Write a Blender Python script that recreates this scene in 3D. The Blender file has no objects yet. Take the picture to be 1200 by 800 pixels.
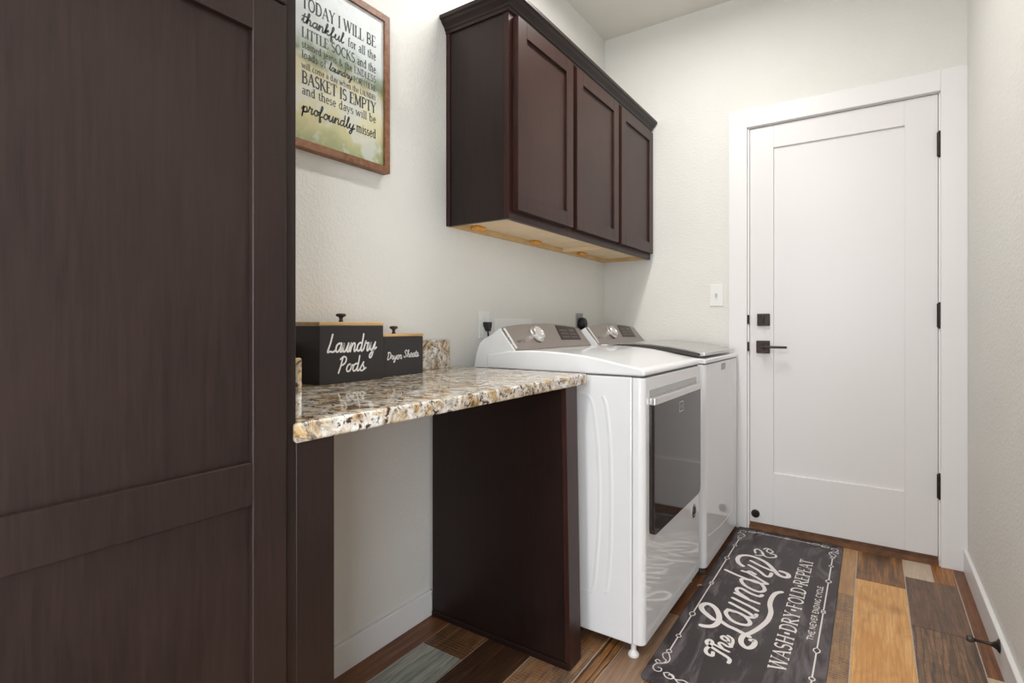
import bpy, bmesh, math, random
from mathutils import Vector
C = bpy.context.scene.collection
sc = bpy.context.scene
PI = math.pi

# ------------------------------------------------------------------ camera
cam_d = bpy.data.cameras.new('camera')
cam = bpy.data.objects.new('camera', cam_d); C.objects.link(cam)
cam.location = (0, 0, 1.0531)
cam.rotation_euler = (PI/2, 0, 0.5929)
cam_d.sensor_width = 36; cam_d.lens = 36*626.8/1200
cam_d.shift_y = -19.1/1200
cam_d.clip_start = 0.02
sc.camera = cam

# ------------------------------------------------------------------ world, lights, exposure
w = bpy.data.worlds.new('world'); sc.world = w; w.use_nodes = True
w.node_tree.nodes['Background'].inputs[0].default_value = (0.80, 0.90, 1.0, 1)
w.node_tree.nodes['Background'].inputs[1].default_value = 1.0

def area(name, loc, rot, sx, sy, power, col, shape='RECTANGLE', spread=180):
    l = bpy.data.lights.new(name, 'AREA'); l.shape = shape; l.size = sx
    if shape in ('RECTANGLE', 'ELLIPSE'): l.size_y = sy
    l.energy = power; l.color = col; l.spread = math.radians(spread)
    o = bpy.data.objects.new(name, l); C.objects.link(o); o.location = loc; o.rotation_euler = rot
    return o
area('ceiling_lamp_light', (-0.66, 1.92, 2.70), (0, 0, 0), 0.09, 0.70, 15.5, (1.0, 0.97, 0.93))
area('rear_fill_light', (-0.45, -0.6, 2.70), (0, 0, 0), 0.34, 0.34, 26, (1.0, 0.97, 0.93), 'DISK')  # unseen fill light added to brighten the near end and right wall
area('added_window_fill', (-0.45, -2.30, 1.45), (PI/2, 0, 0), 1.15, 1.5, 22, (0.90, 0.95, 1.0))  # soft fill from behind the camera, passed through an added window
area('side_doorway_daylight', (0.40, -0.80, 1.05), (0, PI/2, 0), 1.95, 0.80, 40, (0.90, 0.95, 1.0))

sc.view_settings.view_transform = 'Standard'
sc.view_settings.look = 'None'
sc.view_settings.gamma = 1
sc.view_settings.use_curve_mapping = False
sc.view_settings.exposure = 0.46

# ------------------------------------------------------------------ materials
def new_mat(name):
    m = bpy.data.materials.new(name); m.use_nodes = True
    nt = m.node_tree; return m, nt, nt.nodes['Principled BSDF']
def N(nt, t, **kw):
    n = nt.nodes.new(t)
    for k, v in kw.items(): setattr(n, k, v)
    return n
def coords(nt, scale=(1, 1, 1), kind='Object', loc=(0, 0, 0), rot=(0, 0, 0)):
    tc = N(nt, 'ShaderNodeTexCoord'); mp = N(nt, 'ShaderNodeMapping')
    mp.inputs['Scale'].default_value = scale; mp.inputs['Location'].default_value = loc
    mp.inputs['Rotation'].default_value = rot
    nt.links.new(tc.outputs[kind], mp.inputs['Vector']); return mp.outputs['Vector']
def noise(nt, vec, scale, detail=4, rough=0.55, dist=0.0):
    n = N(nt, 'ShaderNodeTexNoise'); n.inputs['Scale'].default_value = scale
    n.inputs['Detail'].default_value = detail; n.inputs['Roughness'].default_value = rough
    n.inputs['Distortion'].default_value = dist
    nt.links.new(vec, n.inputs['Vector']); return n.outputs['Fac']
def ramp(nt, fac, stops):
    r = N(nt, 'ShaderNodeValToRGB'); e = r.color_ramp.elements
    while len(e) < len(stops): e.new(0.5)
    for i, (p, c) in enumerate(stops):
        e[i].position = p; e[i].color = (*c, 1) if len(c) == 3 else c
    nt.links.new(fac, r.inputs['Fac']); return r.outputs['Color']
def mixc(nt, fac, a, b, mode='MIX'):
    m = N(nt, 'ShaderNodeMix', data_type='RGBA', blend_type=mode)
    def put(sock, v):
        if isinstance(v, bpy.types.NodeSocket): nt.links.new(v, sock)
        elif isinstance(v, (int, float)): sock.default_value = v
        else: sock.default_value = (*v, 1)
    put(m.inputs[0], fac); put(m.inputs[6], a); put(m.inputs[7], b); return m.outputs[2]
def bump(nt, bs, h, strength=0.2, dist=0.002):
    b = N(nt, 'ShaderNodeBump'); b.inputs['Strength'].default_value = strength
    b.inputs['Distance'].default_value = dist
    nt.links.new(h, b.inputs['Height']); nt.links.new(b.outputs['Normal'], bs.inputs['Normal'])
def plain(name, col, rough=0.5, metal=0.0, coat=0.0, spec=0.5, vary=0.0, vscale=20):
    m, nt, bs = new_mat(name)
    bs.inputs['Base Color'].default_value = (*col, 1)
    bs.inputs['Roughness'].default_value = rough; bs.inputs['Metallic'].default_value = metal
    bs.inputs['Coat Weight'].default_value = coat; bs.inputs['Specular IOR Level'].default_value = spec
    if vary:
        v = coords(nt); f = noise(nt, v, vscale, 5)
        c = ramp(nt, f, [(0.3, tuple(x*(1-vary) for x in col)), (0.7, tuple(min(1, x*(1+vary)) for x in col))])
        nt.links.new(c, bs.inputs['Base Color'])
    return m
def wall_mat(name, col, st=0.35):
    m, nt, bs = new_mat(name); bs.inputs['Roughness'].default_value = 0.75
    v = coords(nt); f = noise(nt, v, 3, 3)
    nt.links.new(ramp(nt, f, [(0.3, tuple(x*0.97 for x in col)), (0.7, col)]), bs.inputs['Base Color'])
    bump(nt, bs, ramp(nt, noise(nt, v, 105, 2, 0.5), [(0.42, (0, 0, 0)), (0.62, (1, 1, 1))]), st, 0.0016); return m

M_wall = wall_mat('wall_paint', (0.755, 0.745, 0.710))
M_ceil = wall_mat('ceiling_paint', (0.78, 0.76, 0.70), 0.2)
M_trim = plain('trim_paint', (0.80, 0.79, 0.79), 0.35)
M_door = plain('door_paint', (0.76, 0.745, 0.745), 0.32)
M_white = plain('appliance_enamel', (0.80, 0.81, 0.83), 0.06, spec=0.5)
M_whitep = plain('white_plastic', (0.80, 0.80, 0.79), 0.35)
M_seam = plain('seam_shadow_gap', (0.10, 0.10, 0.11), 0.6)
M_black = plain('black_plastic', (0.015, 0.014, 0.014), 0.35)
M_bronze = plain('oil_rubbed_bronze', (0.045, 0.032, 0.028), 0.35, 0.7, vary=0.3, vscale=60)
M_chrome = plain('chrome', (0.78, 0.78, 0.80), 0.16, 1.0)
M_silver = plain('satin_silver', (0.72, 0.71, 0.70), 0.28, 0.9)
M_slate = plain('metallic_slate_panel', (0.30, 0.262, 0.24), 0.33, 0.85)
M_lid = plain('metallic_lid', (0.55, 0.54, 0.53), 0.25, 0.85)
M_glass = plain('smoked_glass', (0.026, 0.021, 0.020), 0.06, coat=0.0, spec=0.4)
M_disp = plain('display_glass', (0.020, 0.013, 0.010), 0.3, spec=0.2)
M_grout = plain('grout', (0.52, 0.47, 0.42), 0.9, vary=0.15, vscale=80)
M_letter = plain('white_lettering', (0.80, 0.79, 0.78), 0.55)
M_ruglet = plain('mat_print_white', (0.76, 0.71, 0.69), 0.5)
M_ink = plain('dark_ink', (0.025, 0.03, 0.035), 0.6)
M_maple = plain('maple_underside', (0.80, 0.62, 0.40), 0.5, vary=0.08, vscale=8)
M_rail = plain('rail_wood_shaded', (0.62, 0.42, 0.20), 0.5, vary=0.12, vscale=12)  # orange wood, darkened so the under-cabinet shade sits in the colour
M_dim = plain('dim_display_print', (0.085, 0.06, 0.045), 0.3)
M_glue = plain('amber_block', (0.75, 0.36, 0.06), 0.5, vary=0.2, vscale=40)
M_rubber = plain('dark_rubber', (0.05, 0.04, 0.035), 0.5)
M_thresh = plain('threshold_wood', (0.16, 0.075, 0.035), 0.4, vary=0.3, vscale=30)
M_canblk = plain('matte_black_paint', (0.028, 0.026, 0.027), 0.45, spec=0.35)

def stained(name, a, b, rough=0.38, axis=(30, 30, 1.6)):
    m, nt, bs = new_mat(name)
    v = coords(nt, axis); v2 = coords(nt)
    f = noise(nt, v, 6, 6, 0.6, 0.6); g = noise(nt, v2, 2.6, 4, 0.6)
    c1 = ramp(nt, f, [(0.32, tuple(x*0.85 for x in a)), (0.72, tuple(x*1.05 for x in b))])
    c2 = mixc(nt, ramp(nt, g, [(0.35, (0, 0, 0)), (0.75, (0.55, 0.55, 0.55))]), c1, tuple(x*1.5 for x in b))
    nt.links.new(c2, bs.inputs['Base Color'])
    bs.inputs['Roughness'].default_value = rough
    bs.inputs['Specular IOR Level'].default_value = 0.30
    bump(nt, bs, f, 0.05, 0.001); return m
M_esp = stained('espresso_stain', (0.0105, 0.0056, 0.0048), (0.021, 0.0118, 0.0100))
M_espd = stained('espresso_stain_dark', (0.009, 0.0045, 0.0038), (0.018, 0.0090, 0.0075), 0.33)
M_cherry = stained('cherry_stain', (0.0170, 0.0064, 0.0052), (0.038, 0.0140, 0.0108))
M_walnut = stained('walnut_frame', (0.12, 0.050, 0.025), (0.27, 0.13, 0.07), 0.45, (8, 8, 8))
M_oakl = stained('pale_wood_lid', (0.50, 0.30, 0.13), (0.62, 0.40, 0.19), 0.5, (8, 1, 8))

def granite():
    m, nt, bs = new_mat('granite'); v = coords(nt)
    d = noise(nt, v, 7, 3); vv = N(nt, 'ShaderNodeVectorMath', operation='MULTIPLY_ADD')
    n3 = N(nt, 'ShaderNodeTexNoise'); n3.inputs['Scale'].default_value = 9
    nt.links.new(v, n3.inputs['Vector'])
    nt.links.new(n3.outputs['Color'], vv.inputs[0]); vv.inputs[1].default_value = (0.09, 0.09, 0.09)
    nt.links.new(v, vv.inputs[2]); wv = vv.outputs[0]
    base = ramp(nt, noise(nt, wv, 28, 6, 0.68), [(0.34, (0.36, 0.35, 0.33)), (0.46, (0.62, 0.56, 0.47)), (0.60, (0.80, 0.79, 0.76)), (0.75, (0.55, 0.56, 0.55))])
    gold = ramp(nt, noise(nt, wv, 23, 7, 0.7, 0.8), [(0.45, (0, 0, 0)), (0.58, (1, 1, 1))])
    goldc = ramp(nt, noise(nt, wv, 60, 4), [(0.38, (0.13, 0.065, 0.030)), (0.60, (0.56, 0.37, 0.15))])
    c = mixc(nt, gold, base, goldc)
    dark = ramp(nt, noise(nt, wv, 48, 6, 0.7, 0.5), [(0.545, (0, 0, 0)), (0.60, (1, 1, 1))])
    c = mixc(nt, dark, c, (0.055, 0.032, 0.028))
    grey = ramp(nt, noise(nt, v, 95, 4, 0.6), [(0.58, (0, 0, 0)), (0.66, (1, 1, 1))])
    c = mixc(nt, grey, c, (0.16, 0.17, 0.18))
    nt.links.new(c, bs.inputs['Base Color']); bs.inputs['Roughness'].default_value = 0.05; bs.inputs['Specular IOR Level'].default_value = 0.36
    return m
M_gran = granite()

def plank_mat(name, a, b, c, saw=0.0, cath=0.0, seed=0.0, knots=0.0, dirt=0.4, streak=1.0):
    """a = dark grain, b = body, c = light/accent; saw = cross-cut saw marks, cath = cathedral grain lines"""
    m, nt, bs = new_mat(name)
    tc = N(nt, 'ShaderNodeTexCoord'); oi = N(nt, 'ShaderNodeObjectInfo')
    ad = N(nt, 'ShaderNodeVectorMath', operation='ADD')
    cb = N(nt, 'ShaderNodeCombineXYZ'); mu = N(nt, 'ShaderNodeMath', operation='MULTIPLY'); mu.inputs[1].default_value = 17.0
    nt.links.new(oi.outputs['Random'], mu.inputs[0])
    nt.links.new(mu.outputs[0], cb.inputs[0]); nt.links.new(mu.outputs[0], cb.inputs[1]); cb.inputs[2].default_value = seed
    nt.links.new(tc.outputs['Object'], ad.inputs[0]); nt.links.new(cb.outputs[0], ad.inputs[1])
    P = ad.outputs[0]
    def mp(s):
        q = N(nt, 'ShaderNodeMapping'); q.inputs['Scale'].default_value = s; nt.links.new(P, q.inputs['Vector']); return q.outputs['Vector']
    fine = noise(nt, mp((60, 3.0, 1)), 1.6, 7, 0.7, 0.8)
    broad = noise(nt, mp((9, 1.8, 1)), 1.4, 4, 0.6, 0.6)
    col = ramp(nt, broad, [(0.30, b), (0.70, c)])
    col = mixc(nt, ramp(nt, fine, [(0.40, (0.8*streak,)*3), (0.62, (0, 0, 0))]), col, a)
    h = fine
    if cath:
        wv = N(nt, 'ShaderNodeTexWave', wave_type='BANDS', bands_direction='X'); wv.inputs['Scale'].default_value = 1.0
        wv.inputs['Distortion'].default_value = 12.0; wv.inputs['Detail'].default_value = 3.0; wv.inputs['Detail Scale'].default_value = 0.9
        nt.links.new(mp((17, 2.1, 1)), wv.inputs['Vector'])
        k = ramp(nt, wv.outputs['Fac'], [(0.05, (cath,)*3), (0.28, (0, 0, 0))])
        col = mixc(nt, k, col, a)
    if saw:
        ws = N(nt, 'ShaderNodeTexWave', wave_type='BANDS', bands_direction='Y'); ws.inputs['Scale'].default_value = 1.0
        ws.inputs['Distortion'].default_value = 3.5; ws.inputs['Detail'].default_value = 4
        nt.links.new(mp((5, 27, 1)), ws.inputs['Vector'])
        gate = noise(nt, mp((16, 9, 1)), 2.2, 5)
        k = N(nt, 'ShaderNodeMath', operation='MULTIPLY')
        s1 = ramp(nt, ws.outputs['Fac'], [(0.12, (saw,)*3), (0.42, (0, 0, 0))])
        s2 = ramp(nt, gate, [(0.40, (0, 0, 0)), (0.55, (1, 1, 1))])
        nt.links.new(s1, k.inputs[0]); nt.links.new(s2, k.inputs[1])
        col = mixc(nt, k.outputs[0], col, tuple(x*0.55 for x in a))
    if knots:
        vo = N(nt, 'ShaderNodeTexVoronoi'); vo.inputs['Scale'].default_value = 1.0
        nt.links.new(mp((5.5, 3.6, 1)), vo.inputs['Vector'])
        k = ramp(nt, vo.outputs['Distance'], [(0.05, (knots,)*3), (0.20, (0, 0, 0))])
        col = mixc(nt, k, col, tuple(x*0.5 for x in a))
    dn = noise(nt, mp((7, 4, 1)), 1.5, 5, 0.7, 0.4)
    col = mixc(nt, ramp(nt, dn, [(0.52, (0, 0, 0)), (0.72, (dirt,)*3)]), col, tuple(x*0.7 for x in a))
    hs = N(nt, 'ShaderNodeHueSaturation'); hs.inputs['Saturation'].default_value = 1.12; nt.links.new(col, hs.inputs['Color'])
    nt.links.new(hs.outputs[0], bs.inputs['Base Color']); bs.inputs['Roughness'].default_value = 0.42
    bump(nt, bs, h, 0.12, 0.001); return m
PM = {
 'tan':    plank_mat('plank_tan', (0.20, 0.115, 0.06), (0.40, 0.235, 0.125), (0.52, 0.33, 0.18), seed=1, dirt=0.2, streak=0.5),
 'tansaw': plank_mat('plank_tan_sawn', (0.10, 0.07, 0.05), (0.36, 0.21, 0.12), (0.44, 0.28, 0.16), saw=1.0, seed=2, dirt=0.5, streak=0.7),
 'honey':  plank_mat('plank_honey', (0.36, 0.16, 0.06), (0.62, 0.33, 0.14), (0.80, 0.52, 0.26), cath=0.22, seed=3, knots=0.45, dirt=0.35, streak=0.5),
 'umber':  plank_mat('plank_umber_knotty', (0.060, 0.032, 0.020), (0.13, 0.065, 0.035), (0.46, 0.24, 0.11), seed=4, knots=0.9, dirt=0.6),
 'brown':  plank_mat('plank_grey_brown', (0.060, 0.042, 0.036), (0.17, 0.100, 0.066), (0.27, 0.155, 0.095), saw=0.35, seed=5, dirt=0.6),
 'cath':   plank_mat('plank_cathedral', (0.070, 0.047, 0.038), (0.36, 0.205, 0.115), (0.26, 0.17, 0.11), saw=0.7, cath=0.75, seed=6, dirt=0.8),
 'pale':   plank_mat('plank_pale', (0.36, 0.26, 0.19), (0.52, 0.42, 0.32), (0.60, 0.50, 0.41), seed=7, dirt=0.1, streak=0.6),
 'orange': plank_mat('plank_orange', (0.14, 0.055, 0.02), (0.40, 0.17, 0.06), (0.46, 0.22, 0.09), cath=0.5, seed=8, dirt=0.15),
 'red':    plank_mat('plank_red_brown', (0.065, 0.027, 0.014), (0.20, 0.085, 0.04), (0.25, 0.11, 0.055), seed=9, dirt=0.3),
 'taupe':  plank_mat('plank_taupe', (0.15, 0.09, 0.06), (0.28, 0.175, 0.115), (0.38, 0.26, 0.18), seed=15, dirt=0.4, streak=0.7),
 'grey':   plank_mat('plank_blue_grey', (0.12, 0.13, 0.12), (0.36, 0.38, 0.34), (0.46, 0.44, 0.37), seed=10, dirt=0.3),
 'sawn':   plank_mat('plank_sawn_brown', (0.05, 0.028, 0.018), (0.26, 0.135, 0.07), (0.33, 0.18, 0.10), saw=1.0, seed=11, dirt=0.5),
 'dark':   plank_mat('plank_dark', (0.020, 0.011, 0.008), (0.085, 0.042, 0.024), (0.13, 0.066, 0.037), saw=0.5, cath=0.4, seed=12, dirt=0.6),
 'ocath':  plank_mat('plank_orange_cathedral', (0.05, 0.028, 0.016), (0.38, 0.18, 0.075), (0.46, 0.24, 0.11), cath=1.0, seed=13, dirt=0.3),
 'mixed':  plank_mat('plank_mixed', (0.06, 0.05, 0.05), (0.36, 0.17, 0.075), (0.46, 0.30, 0.18), saw=0.6, seed=14, dirt=0.7),
}

def rug_mat():
    m, nt, bs = new_mat('mat_vinyl'); v = coords(nt, (11, 2.6, 1), rot=(0, 0, 0.14)); v2 = coords(nt)
    f = noise(nt, v, 1.3, 7, 0.66, 1.2); g = noise(nt, v2, 3.0, 3)
    c = ramp(nt, g, [(0.35, (0.036, 0.029, 0.031)), (0.7, (0.055, 0.045, 0.047))])
    c = mixc(nt, ramp(nt, f, [(0.50, (0, 0, 0)), (0.58, (0.45, 0.45, 0.45)), (0.72, (0.9, 0.9, 0.9))]), c, (0.17, 0.145, 0.155))
    nt.links.new(c, bs.inputs['Base Color']); bs.inputs['Roughness'].default_value = 0.42; bs.inputs['Specular IOR Level'].default_value = 0.3
    return m
M_rug = rug_mat()

def art_mat():
    m, nt, bs = new_mat('print_art'); tc = N(nt, 'ShaderNodeTexCoord')
    sp = N(nt, 'ShaderNodeSeparateXYZ'); nt.links.new(tc.outputs['Object'], sp.inputs[0])
    v = coords(nt, (1, 1, 1)); f = noise(nt, v, 9, 4, 0.6, 0.4)
    ma = N(nt, 'ShaderNodeMath', operation='MULTIPLY_ADD'); ma.inputs[1].default_value = 0.16; nt.links.new(f, ma.inputs[0]); nt.links.new(sp.outputs[2], ma.inputs[2])
    mr = N(nt, 'ShaderNodeMapRange'); mr.inputs[1].default_value = -0.18; mr.inputs[2].default_value = 0.34; nt.links.new(ma.outputs[0], mr.inputs[0])
    c = ramp(nt, mr.outputs[0], [(0.08, (0.34, 0.37, 0.20)), (0.22, (0.62, 0.57, 0.33)), (0.36, (0.68, 0.67, 0.52)), (0.47, (0.56, 0.51, 0.33)), (0.54, (0.20, 0.25, 0.14)), (0.60, (0.36, 0.42, 0.35)), (0.68, (0.62, 0.68, 0.68)), (0.95, (0.74, 0.78, 0.80))])
    g = noise(nt, v, 14, 3)
    c = mixc(nt, ramp(nt, g, [(0.50, (0, 0, 0)), (0.60, (0.65, 0.65, 0.65))]), c, (0.62, 0.65, 0.64))
    nt.links.new(c, bs.inputs['Base Color']); bs.inputs['Roughness'].default_value = 0.5; bs.inputs['Specular IOR Level'].default_value = 0.25; return m
M_art = art_mat()

# ------------------------------------------------------------------ mesh helpers
def wpos(p):
    v = Vector((0, 0, 0))
    while p is not None: v += Vector(p.location); p = p.parent
    return v
def obj(name, bm, mat, parent=None, origin=None, kind=None, smooth=False, label=None):
    """bm is in world coordinates; it is re-based on its origin (parent's spot unless given)"""
    pw = wpos(parent); o_ = Vector(origin) if origin is not None else pw
    bmesh.ops.translate(bm, verts=bm.verts, vec=-o_)
    bmesh.ops.recalc_face_normals(bm, faces=bm.faces)
    me = bpy.data.meshes.new(name)
    if smooth:
        for f in bm.faces: f.smooth = True
    bm.to_mesh(me); bm.free(); me.materials.append(mat)
    o = bpy.data.objects.new(name, me); C.objects.link(o)
    o.parent = parent; o.location = o_-pw
    if kind: o['kind'] = kind
    if label: o['label'] = label
    return o
def tag(o, label, cat, group=None):
    o['label'] = label; o['category'] = cat
    if group: o['group'] = group
    return o
def thing(name, loc, label, cat, group=None):
    o = bpy.data.objects.new(name, None); C.objects.link(o); o.location = loc; o.empty_display_size = 0.1
    return tag(o, label, cat, group)
def bx(bm, x0, x1, y0, y1, z0, z1, bev=0.0, seg=2, edges=None):
    r = bmesh.ops.create_cube(bm, size=1); vs = r['verts']
    for v in vs:
        v.co = Vector((x0 if v.co.x < 0 else x1, y0 if v.co.y < 0 else y1, z0 if v.co.z < 0 else z1))
    if bev:
        es = {e for v in vs for e in v.link_edges}
        if edges: es = {e for e in es if edges(e)}
        bmesh.ops.bevel(bm, geom=list(es), offset=bev, segments=seg, affect='EDGES', profile=0.5)
    return bm
def box(name, x0, x1, y0, y1, z0, z1, mat, parent=None, bev=0.0, seg=2, **k):
    return obj(name, bx(bmesh.new(), x0, x1, y0, y1, z0, z1, bev, seg), mat, parent, **k)
def vert_edge(e):
    a, b = e.verts; return abs(a.co.x-b.co.x) < 1e-6 and abs(a.co.y-b.co.y) < 1e-6
def cyl(bm, c0, c1, r0, r1=None, seg=20, cap=True):
    r1 = r0 if r1 is None else r1
    a, b = Vector(c0), Vector(c1); d = (b-a).normalized()
    u = d.orthogonal().normalized(); v = d.cross(u)
    A = [bm.verts.new(a+(u*math.cos(t)+v*math.sin(t))*r0) for t in [2*PI*i/seg for i in range(seg)]]
    B = [bm.verts.new(b+(u*math.cos(t)+v*math.sin(t))*r1) for t in [2*PI*i/seg for i in range(seg)]]
    for i in range(seg): bm.faces.new((A[i], A[(i+1) % seg], B[(i+1) % seg], B[i]))
    if cap: bm.faces.new(A[::-1]); bm.faces.new(B)
    return bm
def lathe(bm, base, axis, prof, seg=24):
    a = Vector(base); d = Vector(axis).normalized(); u = d.orthogonal().normalized(); v = d.cross(u); rings = []
    for (r, h) in prof:
        rings.append([bm.verts.new(a+d*h+(u*math.cos(t)+v*math.sin(t))*max(r, 1e-4)) for t in [2*PI*i/seg for i in range(seg)]])
    for A, B in zip(rings, rings[1:]):
        for i in range(seg): bm.faces.new((A[i], A[(i+1) % seg], B[(i+1) % seg], B[i]))
    bm.faces.new(rings[0][::-1]); bm.faces.new(rings[-1]); return bm
def tube(bm, pts, r, seg=8):
    pts = [Vector(p) for p in pts]; rings = []
    for i, p in enumerate(pts):
        d = (pts[min(i+1, len(pts)-1)]-pts[max(i-1, 0)]).normalized()
        up = Vector((0, 0, 1)) if abs(d.z) < 0.9 else Vector((0, 1, 0))
        u = d.cross(up).normalized(); v = d.cross(u); rr = r[i] if isinstance(r, (list, tuple)) else r
        rings.append([bm.verts.new(p+(u*math.cos(t)+v*math.sin(t))*rr) for t in [2*PI*j/seg for j in range(seg)]])
    for A, B in zip(rings, rings[1:]):
        for i in range(seg): bm.faces.new((A[i], A[(i+1) % seg], B[(i+1) % seg], B[i]))
    bm.faces.new(rings[0][::-1]); bm.faces.new(rings[-1]); return bm
def prism(bm, poly, axis, a, b, yf=None):
    """poly of 2-D points extruded along axis ('x': (y,z), 'y': (x,z), 'z': (x,y))"""
    def P(p, t):
        return {'x': (t, p[0], p[1]), 'y': (p[0], t, p[1]), 'z': (p[0], p[1], t)}[axis]
    A = [bm.verts.new(P(p, a)) for p in poly]; B = [bm.verts.new(P(p, b)) for p in poly]; n = len(poly)
    for i in range(n): bm.faces.new((A[i], A[(i+1) % n], B[(i+1) % n], B[i]))
    bm.faces.new(A[::-1]); bm.faces.new(B); return bm
def bevel_sharp(bm, off, seg=3, ang=25):
    bm.normal_update()
    bmesh.ops.recalc_face_normals(bm, faces=bm.faces)
    es = [e for e in bm.edges if len(e.link_faces) == 2 and e.calc_face_angle(0) > math.radians(ang)]
    bmesh.ops.bevel(bm, geom=es, offset=off, segments=seg, affect='EDGES', profile=0.5, clamp_overlap=True)
    return bm
def smooth_by_angle(o, deg=35):
    me = o.data
    for p in me.polygons: p.use_smooth = True
    b = bmesh.new(); b.from_mesh(me)
    for e in b.edges:
        if len(e.link_faces) == 2 and e.calc_face_angle(0) > math.radians(deg): e.smooth = False
    b.to_mesh(me); b.free()
    w_ = o.modifiers.new('even_normals', 'WEIGHTED_NORMAL'); w_.keep_sharp = True; w_.weight = 100; return o
def shaker(bm, x, y0, y1, z0, z1, st=0.057, th=0.020, rec=0.009, rail=None, mids=()):
    """door leaf facing +x: front face at x, frame around recessed panels"""
    rail = rail or st
    bx(bm, x-th, x, y0, y0+st, z0, z1, 0.0012, 1); bx(bm, x-th, x, y1-st, y1, z0, z1, 0.0012, 1)
    bx(bm, x-th, x, y0+st, y1-st, z0, z0+rail, 0.0006, 1); bx(bm, x-th, x, y0+st, y1-st, z1-rail, z1, 0.0006, 1)
    for (a, b) in mids: bx(bm, x-th, x, y0+st, y1-st, a, b, 0.0006, 1)
    return bm

# lettering: flat ribbons on a plane; o origin, u text direction, v text up, n normal
def catmull(p, k=5):
    if len(p) < 3: return p
    q = [p[0]]+list(p)+[p[-1]]; out = []
    for i in range(1, len(q)-2):
        a, b, c, d = q[i-1], q[i], q[i+1], q[i+2]
        for j in range(k):
            t = j/k
            out.append(tuple(0.5*((2*b[m])+(-a[m]+c[m])*t+(2*a[m]-5*b[m]+4*c[m]-d[m])*t*t+(-a[m]+3*b[m]-3*c[m]+d[m])*t**3) for m in (0, 1)))
    out.append(p[-1]); return out
_lay = [0]
def ribbon(bm, pts, w, o, u, v, n, cap=True):
    _lay[0] += 1; lift = 0.00004*(_lay[0] % 9)
    n_ = len(pts)
    if n_ < 2: return
    L, R = [], []
    def W(a, b): return bm.verts.new(o+u*a+v*b+n*lift)
    dirs = []
    for i in range(n_):
        a = pts[max(i-1, 0)]; b = pts[min(i+1, n_-1)]; dx, dy = b[0]-a[0], b[1]-a[1]; l = math.hypot(dx, dy) or 1
        dirs.append((dx/l, dy/l))
    h = w/2
    for (x, y), (dx, dy) in zip(pts, dirs):
        L.append(W(x-dy*h, y+dx*h)); R.append(W(x+dy*h, y-dx*h))
    for i in range(n_-1): bm.faces.new((R[i], R[i+1], L[i+1], L[i]))
    if cap:
        for idx, s in ((0, -1), (n_-1, 1)):
            x, y = pts[idx]; dx, dy = dirs[idx]; dx *= s; dy *= s
            arc = [W(x+h*(dx*math.cos(t)-dy*math.sin(t)), y+h*(dy*math.cos(t)+dx*math.sin(t))) for t in (-PI/4, 0, PI/4)]
            a, b = (R[idx], L[idx]) if s == 1 else (L[idx], R[idx])
            bm.faces.new([a]+arc+[b])

def arc(cx, cy, rx, ry, a0, a1, k=10):
    return [(cx+rx*math.cos(math.radians(a0+(a1-a0)*i/k)), cy+ry*math.sin(math.radians(a0+(a1-a0)*i/k))) for i in range(k+1)]
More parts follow.
